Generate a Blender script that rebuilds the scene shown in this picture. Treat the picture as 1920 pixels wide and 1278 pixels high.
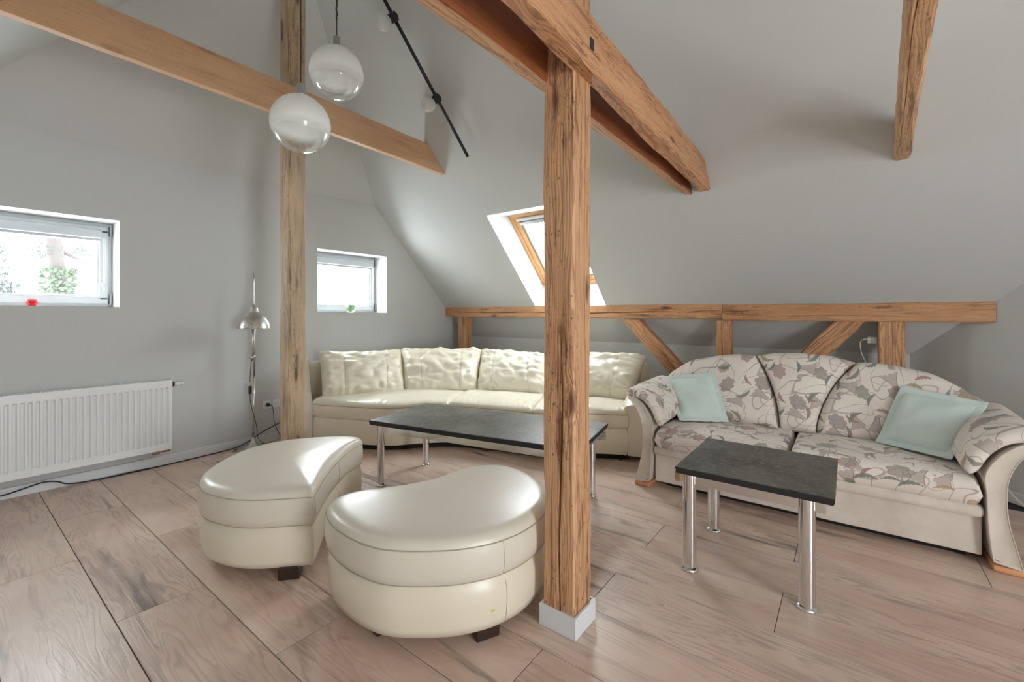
import bpy, bmesh, math, random
import numpy as np
from mathutils import Vector, Matrix, noise as mnoise

for o in list(bpy.data.objects): bpy.data.objects.remove(o, do_unlink=True)
random.seed(7)
SC = bpy.context.scene
COL = SC.collection
V = Vector

# ------------------------------------------------------------------ camera, sky, exposure
cam_d = bpy.data.cameras.new('camera'); cam = bpy.data.objects.new('camera', cam_d); COL.objects.link(cam)
cam_d.sensor_fit = 'HORIZONTAL'; cam_d.sensor_width = 36.0
cam_d.lens = 828.0 / 1920 * 36.0
cam_d.shift_y = -51.0 / 1920
cam_d.clip_start = 0.05; cam_d.clip_end = 200
cam.location = (0, 0, 1.3); cam.rotation_euler = (math.radians(90), 0, math.radians(37.33 - 90))
SC.camera = cam
SC.view_settings.view_transform = 'Standard'; SC.view_settings.look = 'None'
SC.view_settings.gamma = 1.0; SC.view_settings.use_curve_mapping = False
SC.view_settings.exposure = 0.38

W = bpy.data.worlds.new('sky'); SC.world = W; W.use_nodes = True
wn = W.node_tree.nodes; wl = W.node_tree.links
bgn = wn['Background']; bgn.inputs['Strength'].default_value = 18.0
tc = wn.new('ShaderNodeTexCoord'); mp = wn.new('ShaderNodeMapping'); nz = wn.new('ShaderNodeTexNoise'); cr = wn.new('ShaderNodeValToRGB')
mp.inputs['Scale'].default_value = (1, 1, 2.5); nz.inputs['Scale'].default_value = 2.0; nz.inputs['Detail'].default_value = 4
cr.color_ramp.elements[0].position = .3; cr.color_ramp.elements[0].color = (.86, .93, 1.0, 1)
cr.color_ramp.elements[1].position = .7; cr.color_ramp.elements[1].color = (1.0, .99, .97, 1)
wl.new(tc.outputs['Generated'], mp.inputs['Vector']); wl.new(mp.outputs['Vector'], nz.inputs['Vector'])
wl.new(nz.outputs['Fac'], cr.inputs['Fac']); wl.new(cr.outputs['Color'], bgn.inputs['Color'])

def portal(name, center, normal, sx, sy, up=(0, 0, 1)):
    d = bpy.data.lights.new(name, 'AREA'); d.shape = 'RECTANGLE'; d.size = sx; d.size_y = sy
    d.cycles.is_portal = True
    o = bpy.data.objects.new(name, d); COL.objects.link(o)
    z = -V(normal).normalized(); x = V(up).cross(z).normalized(); y = z.cross(x)
    o.matrix_world = Matrix.Translation(V(center)) @ Matrix((x, y, z)).transposed().to_4x4()
    return o

# room measures (metres): gable wall y=G, rafters z = DS-TS*x on the right, z = LS+TS*x on the left
G = 4.72; TS = 1.03; DS = 6.107; LS = 2.65; HZ = 2.645; HT = 1.33; RX = (DS - LS) / (2 * TS); RZ = DS - TS * RX
KX = 5.0; LX = -1.3; FY = -3.5
slope = lambda x: DS - TS * x

portal('daylight_skylight', (4.0, 2.64, 1.93), (-TS, 0, -1), .95, 1.35, (0, 1, 0))
portal('daylight_window', (.455, 4.9, 1.7), (0, -1, 0), .93, .7)
portal('daylight_window', (3.07, 4.9, 1.67), (0, -1, 0), .93, .71)
portal('daylight_fill_opening', (.2, FY, 1.1), (0, 1, 0), 1.0, 1.8)  # portal of the unseen opening added behind the camera for fill

# ------------------------------------------------------------------ helpers: objects
def link(name, verts, faces, mat, parent=None, base=(0, 0, 0), smooth=False, uvs=None, fix=True):
    me = bpy.data.meshes.new(name)
    b = V(base)
    me.from_pydata([tuple(V(v) - b) for v in verts], [], faces)
    me.update()
    if uvs is not None:
        ul = me.uv_layers.new(name='UVMap')
        for lp in me.loops: ul.data[lp.index].uv = uvs[lp.vertex_index]
    if fix:
        bm = bmesh.new(); bm.from_mesh(me)
        bmesh.ops.recalc_face_normals(bm, faces=bm.faces)
        bm.to_mesh(me); bm.free()
    if smooth:
        for p in me.polygons: p.use_smooth = True
    if mat: me.materials.append(mat)
    o = bpy.data.objects.new(name, me); COL.objects.link(o)
    if parent is not None: o.parent = parent
    return o

def tag(o, label=None, cat=None, group=None, kind=None):
    if label: o['label'] = label
    if cat: o['category'] = cat
    if group: o['group'] = group
    if kind: o['kind'] = kind
    return o

class Thing:
    def __init__(s, name, label, cat, loc=(0, 0, 0), group=None, kind=None):
        s.o = bpy.data.objects.new(name, None); COL.objects.link(s.o); s.o.location = loc; s.o.empty_display_size = .05
        tag(s.o, label, cat, group, kind); s.b = V(loc)
    def part(s, name, m, mat, smooth=False, parent=None, label=None, kind=None, fix=True, autos=None):
        v, f = m[0], m[1]; uv = m[2] if len(m) > 2 else None
        o = link(name, v, f, mat, parent or s.o, s.b, smooth, uv, fix)
        if autos is not None: autosmooth(o, autos)
        return tag(o, label, kind=kind)

def solo(name, m, mat, label, cat, loc, group=None, smooth=False, autos=None):
    o = link(name, m[0], m[1], mat, None, loc, smooth, m[2] if len(m) > 2 else None)
    o.location = loc
    if autos is not None: autosmooth(o, autos)
    return tag(o, label, cat, group)

def struct(name, m, mat, fix=False, smooth=False, parent=None):
    o = link(name, m[0], m[1], mat, parent, (0, 0, 0), smooth, m[2] if len(m) > 2 else None, fix)
    if parent is None: o['kind'] = 'structure'
    return o

def autosmooth(o, deg=35):
    me = o.data
    bm = bmesh.new(); bm.from_mesh(me)
    for f in bm.faces: f.smooth = True
    for e in bm.edges:
        if len(e.link_faces) == 2 and e.calc_face_angle(0) > math.radians(deg): e.smooth = False
    bm.to_mesh(me); bm.free()

# ------------------------------------------------------------------ helpers: meshes
def join(*ms):
    v = []; f = []; uv = []
    for m in ms:
        n = len(v); v += [tuple(p) for p in m[0]]; f += [tuple(i + n for i in q) for q in m[1]]
        uv += list(m[2]) if len(m) > 2 and m[2] is not None else [(0, 0)] * len(m[0])
    return v, f, uv

def box(x0, x1, y0, y1, z0, z1, bev=0):
    if bev <= 0:
        v = [(x, y, z) for x in (x0, x1) for y in (y0, y1) for z in (z0, z1)]
        f = [(0, 1, 3, 2), (4, 6, 7, 5), (0, 4, 5, 1), (2, 3, 7, 6), (0, 2, 6, 4), (1, 5, 7, 3)]
        return v, f
    bm = bmesh.new(); bmesh.ops.create_cube(bm, size=1)
    for q in bm.verts: q.co = V(((x0 + x1) / 2 + q.co.x * (x1 - x0), (y0 + y1) / 2 + q.co.y * (y1 - y0), (z0 + z1) / 2 + q.co.z * (z1 - z0)))
    bmesh.ops.bevel(bm, geom=bm.edges[:], offset=bev, segments=2, affect='EDGES', profile=.5)
    return bmout(bm)

def bmout(bm):
    bm.verts.ensure_lookup_table(); bm.verts.index_update()
    v = [tuple(q.co) for q in bm.verts]; f = [tuple(q.index for q in p.verts) for p in bm.faces]; bm.free()
    return v, f

def xf(m, M):
    return ([tuple(M @ V(p)) for p in m[0]], m[1]) + tuple(m[2:])

def lathe(prof, c=(0, 0, 0), n=32, axis=None):
    v = []; f = []
    for r, z in prof:
        for k in range(n):
            a = 2 * math.pi * k / n; v.append((r * math.cos(a), r * math.sin(a), z))
    for i in range(len(prof) - 1):
        for k in range(n):
            a, b = i * n + k, i * n + (k + 1) % n; f.append((a, b, b + n, a + n))
    if prof[0][0] > 1e-4: f.append(tuple(range(n))[::-1])
    if prof[-1][0] > 1e-4: f.append(tuple(range((len(prof) - 1) * n, len(prof) * n)))
    R = V((0, 0, 1)).rotation_difference(V(axis)).to_matrix().to_4x4() if axis is not None else Matrix()
    return xf((v, f), Matrix.Translation(V(c)) @ R)

def cyl(p0, p1, r, n=16, r1=None):
    p0, p1 = V(p0), V(p1); L = (p1 - p0).length
    return lathe([(r, 0), (r if r1 is None else r1, L)], p0, n, (p1 - p0) / L)

def crom(pts, n=6, closed=False):
    P = [V(p) for p in pts]; out = []; N = len(P)
    for i in range(N if closed else N - 1):
        if closed: a, b, c, d = P[i - 1], P[i], P[(i + 1) % N], P[(i + 2) % N]
        else: a, b, c, d = P[max(i - 1, 0)], P[i], P[i + 1], P[min(i + 2, N - 1)]
        for k in range(n):
            t = k / n
            out.append(.5 * ((2 * b) + (c - a) * t + (2 * a - 5 * b + 4 * c - d) * t * t + (3 * b - a - 3 * c + d) * t ** 3))
    if not closed: out.append(P[-1])
    return out

def resample(P, n, closed=False):
    P = [V(p) for p in P]
    if closed: P = P + [P[0]]
    L = [0]
    for i in range(len(P) - 1): L.append(L[-1] + (P[i + 1] - P[i]).length)
    out = []; j = 0
    cnt = n if closed else n - 1
    for k in range(n):
        d = L[-1] * k / cnt
        while j < len(P) - 2 and L[j + 1] < d: j += 1
        t = (d - L[j]) / max(L[j + 1] - L[j], 1e-9); out.append(P[j].lerp(P[j + 1], min(max(t, 0), 1)))
    return out

def tube(pts, r, n=8, closed=False, cap=True):
    P = [V(p) for p in pts]; N = len(P); v = []; f = []
    up = None
    for i in range(N):
        if closed: t = P[(i + 1) % N] - P[i - 1]
        else: t = P[min(i + 1, N - 1)] - P[max(i - 1, 0)]
        t.normalize()
        if up is None: up = V((0, 0, 1)) if abs(t.z) < .9 else V((1, 0, 0))
        s = t.cross(up).normalized(); up = s.cross(t).normalized()
        rr = r(i / (N - 1)) if callable(r) else r
        for k in range(n):
            a = 2 * math.pi * k / n; v.append(P[i] + (s * math.cos(a) + up * math.sin(a)) * rr)
    for i in range(N if closed else N - 1):
        for k in range(n):
            a, b = i * n + k, i * n + (k + 1) % n; j = ((i + 1) % N - i) * n; f.append((a, b, b + j, a + j))
    if not closed and cap: f += [tuple(range(n))[::-1], tuple(range((N - 1) * n, N * n))]
    return v, f

def area2(P):
    return sum(P[i - 1][0] * P[i][1] - P[i][0] * P[i - 1][1] for i in range(len(P))) / 2

def offset2(P, d):
    """inset a closed CCW outline by d"""
    N = len(P); out = []
    for i in range(N):
        t = V((P[(i + 1) % N][0] - P[i - 1][0], P[(i + 1) % N][1] - P[i - 1][1])).normalized()
        out.append((P[i][0] - t.y * d, P[i][1] + t.x * d))
    return out

def ring_loft(outline, prof, cen=None, cap=(True, True), radial=False):
    """prof: (inset, z) or ('s', k, z) scaled towards the centre"""
    P = [(p[0], p[1]) for p in outline]
    if area2(P) < 0: P = P[::-1]
    N = len(P); c = cen or (sum(p[0] for p in P) / N, sum(p[1] for p in P) / N)
    v = []; f = []
    base = P
    if radial: off_ = lambda d: [(c[0] + (p[0] - c[0]) * (1 - d / math.hypot(p[0] - c[0], p[1] - c[1])), c[1] + (p[1] - c[1]) * (1 - d / math.hypot(p[0] - c[0], p[1] - c[1]))) for p in P]
    else: off_ = lambda d: offset2(P, d)
    for q in prof:
        if q[0] == 's': ring = [(c[0] + (p[0] - c[0]) * q[1], c[1] + (p[1] - c[1]) * q[1]) for p in base]; z = q[2]
        else: ring = off_(q[0]); z = q[1]; base = ring
        v += [(a, b, z) for a, b in ring]
    for i in range(len(prof) - 1):
        for k in range(N):
            a, b = i * N + k, i * N + (k + 1) % N; f.append((a, b, b + N, a + N))
    if cap[0]: f.append(tuple(range(N))[::-1])
    if cap[1]: f.append(tuple(range((len(prof) - 1) * N, len(prof) * N)))
    return v, f

def espace(n, k=.6):
    return [(1 - k) * i / n + k * (.5 - .5 * math.cos(math.pi * i / n)) for i in range(n + 1)]

def pillow(mid, nrm, T, nu=28, nv=20, pu=.12, pv=.15, W=.5, H=.5, wr=None, back=1.0, crown=0.0, power=.5, uvo=(0, 0)):
    us, vs = espace(nu), espace(nv)
    def e(a, p):
        a = min(a, 1 - a) / p
        return 1.0 if a >= 1 else max(0., 1 - (1 - a) ** 2) ** power
    def pt(u, v, s):
        m = V(mid(u, v)); n = V(nrm(u, v) if callable(nrm) else nrm)
        f = e(u, pu) * e(v, pv); t = T / 2 * f + crown * (1 - (2 * u - 1) ** 2) * (1 - (2 * v - 1) ** 2) * (1 if s > 0 else .3)
        if s < 0: t *= back
        if wr and s > 0: t += wr(u, v) * f
        return m + n * t * s
    v = []; f = []; uv = []; idx = {}
    for s in (1, -1):
        for i, u in enumerate(us):
            for j, w in enumerate(vs):
                if s < 0 and (i in (0, nu) or j in (0, nv)): idx[(s, i, j)] = idx[(1, i, j)]; continue
                idx[(s, i, j)] = len(v); v.append(pt(u, w, s)); uv.append((uvo[0] + u * W, uvo[1] + w * H))
    for s in (1, -1):
        for i in range(nu):
            for j in range(nv):
                q = (idx[(s, i, j)], idx[(s, i + 1, j)], idx[(s, i + 1, j + 1)], idx[(s, i, j + 1)])
                f.append(q if s > 0 else q[::-1])
    return (v, f, uv), pt

def nse(x, y, z=0, s=1.0): return mnoise.noise(V((x * s, y * s, z)))

def clipmesh(m, planes, fill=False):
    bm = bmesh.new(); vs = [bm.verts.new(p) for p in m[0]]
    for q in m[1]: bm.faces.new([vs[i] for i in q])
    for co, no in planes:
        r = bmesh.ops.bisect_plane(bm, geom=bm.verts[:] + bm.edges[:] + bm.faces[:], plane_co=V(co), plane_no=V(no), clear_outer=True, dist=1e-5)
        if fill:
            es = [e for e in r['geom_cut'] if isinstance(e, bmesh.types.BMEdge)]
            if es: bmesh.ops.holes_fill(bm, edges=[e for e in bm.edges if e.is_boundary], sides=0)
    return bmout(bm)

# ------------------------------------------------------------------ helpers: materials
class NT:
    def __init__(s, name):
        s.m = bpy.data.materials.new(name); s.m.use_nodes = True; s.t = s.m.node_tree
        s.b = s.t.nodes['Principled BSDF']; s.out = s.t.nodes['Material Output']
    def n(s, typ, **k):
        q = s.t.nodes.new('ShaderNode' + typ)
        for a, b in k.items():
            if a.startswith('i_'): s.set(q.inputs[a[2:].replace('_', ' ')], b)
            else: setattr(q, a, b)
        return q
    def set(s, inp, v):
        if isinstance(v, bpy.types.NodeSocket): s.t.links.new(v, inp)
        elif isinstance(v, (tuple, list)) and len(v) == 3 and inp.type == 'RGBA': inp.default_value = (*v, 1)
        else: inp.default_value = v
    def math(s, op, a, b=0.0, c=0.0, clamp=False):
        q = s.t.nodes.new('ShaderNodeMath'); q.operation = op; q.use_clamp = clamp
        s.set(q.inputs[0], a); s.set(q.inputs[1], b); s.set(q.inputs[2], c); return q.outputs[0]
    def vmath(s, op, a, b=(0, 0, 0), out=0):
        q = s.t.nodes.new('ShaderNodeVectorMath'); q.operation = op
        s.set(q.inputs[0], a)
        if op == 'SCALE': s.set(q.inputs[3], b)
        else: s.set(q.inputs[1], b)
        return q.outputs[out]
    def coord(s, kind='Object', scale=(1, 1, 1), loc=(0, 0, 0), rot=(0, 0, 0), rand=0.0):
        c = s.n('TexCoord').outputs[kind]
        if rand:
            oi = s.n('ObjectInfo'); r = s.vmath('SCALE', s.n('CombineXYZ', i_X=oi.outputs['Random'], i_Y=s.math('FRACT', s.math('MULTIPLY', oi.outputs['Random'], 17.3)), i_Z=s.math('FRACT', s.math('MULTIPLY', oi.outputs['Random'], 41.7))).outputs[0], rand)
            c = s.vmath('ADD', c, r)
        mp = s.n('Mapping'); s.set(mp.inputs['Vector'], c); mp.inputs['Scale'].default_value = scale; mp.inputs['Location'].default_value = loc; mp.inputs['Rotation'].default_value = rot
        return mp.outputs[0]
    def noise(s, vec, scale, detail=2.0, rough=.5, dist=0.0, out='Fac', dim='3D'):
        q = s.n('TexNoise'); q.noise_dimensions = dim; s.set(q.inputs['Vector'], vec); q.inputs['Scale'].default_value = scale; q.inputs['Detail'].default_value = detail
        q.inputs['Roughness'].default_value = rough; q.inputs['Distortion'].default_value = dist
        return q.outputs[out]
    def ramp(s, f, stops):
        q = s.n('ValToRGB'); s.set(q.inputs[0], f); e = q.color_ramp.elements
        while len(e) < len(stops): e.new(.5)
        for i, (p, c) in enumerate(stops): e[i].position = p; e[i].color = (*c, 1) if len(c) == 3 else c
        return q.outputs[0]
    def mapr(s, f, a, b, c=0.0, d=1.0, smooth=False):
        q = s.n('MapRange'); q.clamp = True
        if smooth: q.interpolation_type = 'SMOOTHSTEP'
        s.set(q.inputs[0], f)
        for i, x in enumerate((a, b, c, d)): s.set(q.inputs[i + 1], x)
        return q.outputs[0]
    def mix(s, f, a, b, mode='MIX'):
        q = s.n('Mix'); q.data_type = 'RGBA'; q.blend_type = mode
        s.set(q.inputs[0], f); s.set(q.inputs[6], a); s.set(q.inputs[7], b); return q.outputs[2]
    def bump(s, h, strength=.3, dist=.01, normal=None):
        q = s.n('Bump'); q.inputs['Strength'].default_value = strength; q.inputs['Distance'].default_value = dist
        s.set(q.inputs['Height'], h)
        if normal is not None: s.set(q.inputs['Normal'], normal)
        return q.outputs[0]
    def fin(s, col=None, rough=None, normal=None, **k):
        if col is not None: s.set(s.b.inputs['Base Color'], col)
        if rough is not None: s.set(s.b.inputs['Roughness'], rough)
        if normal is not None: s.set(s.b.inputs['Normal'], normal)
        for a, b in k.items(): s.set(s.b.inputs[a.replace('_', ' ')], b)
        return s.m

def srgb(r, g, b):
    f = lambda c: (c / 255 / 12.92) if c / 255 <= .04045 else ((c / 255 + .055) / 1.055) ** 2.4
    return (f(r), f(g), f(b))

def plain(name, col, rough=.5, bumps=None, **k):
    n = NT(name); nm = None
    c = n.noise(n.coord(), 6, 3)
    colr = n.mix(n.mapr(c, .3, .7, 0, .12), col, tuple(x * .85 for x in col))
    if bumps: nm = n.bump(n.noise(n.coord(), bumps[0], 4), bumps[1], bumps[2])
    return n.fin(colr, rough, nm, **k)

def mat_paint(name, col):
    n = NT(name); c = n.coord()
    a = n.noise(c, .8, 3); b = n.noise(c, 140, 2)
    colr = n.mix(n.mapr(a, .3, .75, 0, .10), col, tuple(x * .9 for x in col))
    return n.fin(colr, .75, n.bump(b, .06, .002))

def mat_wood(name, light, mid, dark, knots=1.0, rough=.6, grain=1.0, seed=0.0, grey=0.0, scale=1.0):
    n = NT(name); c = n.coord(rand=9.0, loc=(seed, .04, .03))
    big = n.noise(n.vmath('MULTIPLY', c, (1.1, 5, 5)), 1.6, 2, out='Color')
    cd = n.vmath('ADD', c, n.vmath('MULTIPLY', n.vmath('SUBTRACT', big, (.5, .5, .5)), (.0, .055, .055)))
    # knots
    kv = n.n('TexVoronoi'); kv.feature = 'F1'; n.set(kv.inputs['Vector'], n.vmath('MULTIPLY', cd, (2.6, 9.0, 9.0))); kv.inputs['Scale'].default_value = 1.0
    kd = kv.outputs['Distance']; kr = n.math('GREATER_THAN', n.n('SeparateColor', i_Color=kv.outputs['Color']).outputs[0], .42)
    kn = n.math('MULTIPLY', n.mapr(kd, .0, .42, 1, 0, True), kr)
    # growth rings round the pith: distance from the X axis
    sx = n.n('SeparateXYZ', i_Vector=cd)
    rad = n.math('SQRT', n.math('ADD', n.math('POWER', n.math('PINGPONG', sx.outputs[1], .5), 2), n.math('POWER', n.math('PINGPONG', sx.outputs[2], .5), 2)))
    rad = n.math('ADD', rad, n.math('MULTIPLY', kn, .018 * knots))
    rad = n.math('ADD', rad, n.math('MULTIPLY', n.noise(n.vmath('MULTIPLY', c, (2.5, 14, 14)), 1, 3), .012))
    ring = n.math('FRACT', n.math('MULTIPLY', n.math('ADD', rad, n.math('MULTIPLY', n.noise(n.vmath('MULTIPLY', c, (.7, 60, 60)), 1, 2), .006)), 120 * scale))
    line = n.math('MULTIPLY', n.mapr(ring, .35, .92, 0, 1, True), n.mapr(ring, .93, 1.0, 1, 0))
    fib = n.noise(n.vmath('MULTIPLY', c, (6, 260, 260)), 1, 3, .6)
    patch = n.noise(n.vmath('MULTIPLY', c, (1.2, 7, 7)), 1.3, 4, .6)
    col = n.mix(n.mapr(patch, .3, .7), light, mid)
    col = n.mix(n.math('MULTIPLY', line, .55 * grain), col, dark)
    col = n.mix(n.mapr(fib, .5, .8, 0, .35), col, dark)
    if grey: col = n.mix(n.mapr(n.noise(n.vmath('MULTIPLY', c, (2, 6, 6)), 1.0, 4), .45, .65, 0, grey), col, (.30, .25, .19))
    kc = n.mapr(kd, .07, .21, 1, 0, True); core = n.math('MULTIPLY', n.math('MULTIPLY', kc, kr), .85 * min(knots, 1))
    col = n.mix(core, col, tuple(x * .38 for x in dark))
    # worm holes and nail marks
    wv = n.n('TexVoronoi'); n.set(wv.inputs['Vector'], n.vmath('MULTIPLY', c, (22, 34, 34))); wv.inputs['Scale'].default_value = 1
    hole = n.math('MULTIPLY', n.mapr(wv.outputs['Distance'], .08, .13, 1, 0), n.math('GREATER_THAN', n.n('SeparateColor', i_Color=wv.outputs['Color']).outputs[1], .72))
    col = n.mix(n.math('MULTIPLY', hole, .8 * min(knots, 1)), col, (.05, .025, .012))
    # dark weathered streaks
    st = n.noise(n.vmath('MULTIPLY', c, (3.0, 38, 38)), 1, 5, .7)
    ar = n.mapr(n.noise(n.vmath('MULTIPLY', c, (1.6, 9, 9)), 1, 3), .42, .62)
    col = n.mix(n.math('MULTIPLY', n.mapr(st, .50, .63, 0, .80 * knots), n.math('ADD', .25, n.math('MULTIPLY', ar, .75))), col, tuple(x * .5 for x in dark))
    sp = n.noise(n.vmath('MULTIPLY', c, (28, 70, 70)), 1, 4, .75)
    col = n.mix(n.math('MULTIPLY', n.mapr(sp, .56, .66, 0, .75 * knots), ar), col, tuple(x * .32 for x in dark))
    h = n.math('SUBTRACT', n.math('MULTIPLY', fib, .5), n.math('ADD', n.math('MULTIPLY', line, .35), n.math('MULTIPLY', hole, 1.5)))
    return n.fin(col, n.mapr(fib, .3, .8, rough - .08, rough + .1), n.bump(h, .5, .0025))

def mat_floor():
    n = NT('oak_laminate'); c = n.coord(rand=30.0)
    c1 = n.vmath('MULTIPLY', c, (7.5, .85, 1))
    warp = n.noise(c1, 1.3, 3, .5, out='Color')
    cw = n.vmath('ADD', c1, n.vmath('SCALE', n.vmath('SUBTRACT', warp, (.5, .5, .5)), .9))
    f = n.noise(cw, .85, 2.5, .5)
    rings = n.math('FRACT', n.math('MULTIPLY', f, 17))
    line = n.math('MULTIPLY', n.mapr(rings, .35, .9, 0, 1, True), n.mapr(rings, .92, 1.0, 1, 0))
    fib = n.noise(n.vmath('MULTIPLY', c, (190, 7, 1)), 1, 3, .6)
    patch = n.noise(n.vmath('MULTIPLY', c, (3.2, 1.1, 1)), 1.1, 4, .6)
    oi = n.n('ObjectInfo').outputs['Random']
    base = n.mix(n.mapr(patch, .32, .68), srgb(201, 168, 150), srgb(230, 207, 190))
    base = n.mix(n.mapr(oi, 0, 1, 0, .35), base, srgb(212, 186, 168))
    base = n.mix(n.math('MULTIPLY', line, n.mapr(n.noise(c1, .7, 2), .4, .6, .06, .42)), base, srgb(138, 112, 97))
    base = n.mix(n.mapr(fib, .48, .75, 0, .30), base, srgb(224, 210, 198))
    dk = n.noise(n.vmath('MULTIPLY', cw, (1, 1, 1)), 1.05, 4, .62)
    base = n.mix(n.mapr(dk, .57, .74, 0, .8), base, srgb(84, 72, 66))
    kv = n.n('TexVoronoi'); n.set(kv.inputs['Vector'], n.vmath('MULTIPLY', cw, (.8, 1.1, 1))); kv.inputs['Scale'].default_value = 1.0
    kk = n.math('MULTIPLY', n.mapr(kv.outputs['Distance'], .03, .2, 1, 0, True), n.math('GREATER_THAN', n.n('SeparateColor', i_Color=kv.outputs['Color']).outputs[0], .5))
    base = n.mix(n.math('MULTIPLY', kk, .7), base, srgb(66, 56, 52))
    h = n.math('SUBTRACT', n.math('MULTIPLY', fib, .6), n.math('MULTIPLY', line, .4))
    return n.fin(base, n.mapr(fib, .3, .8, .29, .42), n.bump(h, .25, .0015), Specular_IOR_Level=.6)

def mat_leather(name, col, dirty=.15, crumple=.22):
    n = NT(name); c = n.coord()
    a = n.noise(c, 2.2, 4); vor = n.n('TexVoronoi'); vor.feature = 'DISTANCE_TO_EDGE'; n.set(vor.inputs['Vector'], n.vmath('ADD', c, n.vmath('SCALE', n.noise(c, 60, 2, out='Color'), .01))); vor.inputs['Scale'].default_value = 260
    cr1 = n.noise(n.vmath('ADD', c, n.vmath('SCALE', n.noise(c, 3, 2, out='Color'), .25)), 9, 3, .5)
    colr = n.mix(n.mapr(a, .35, .7, 0, dirty), col, tuple(x * y for x, y in zip(col, (.82, .76, .66))))
    h = n.math('MULTIPLY', cr1, 1.1)
    return n.fin(colr, n.mapr(cr1, .3, .7, .30, .38), n.bump(h, crumple, .006), Coat_Weight=.22, Coat_Roughness=.30)

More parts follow.
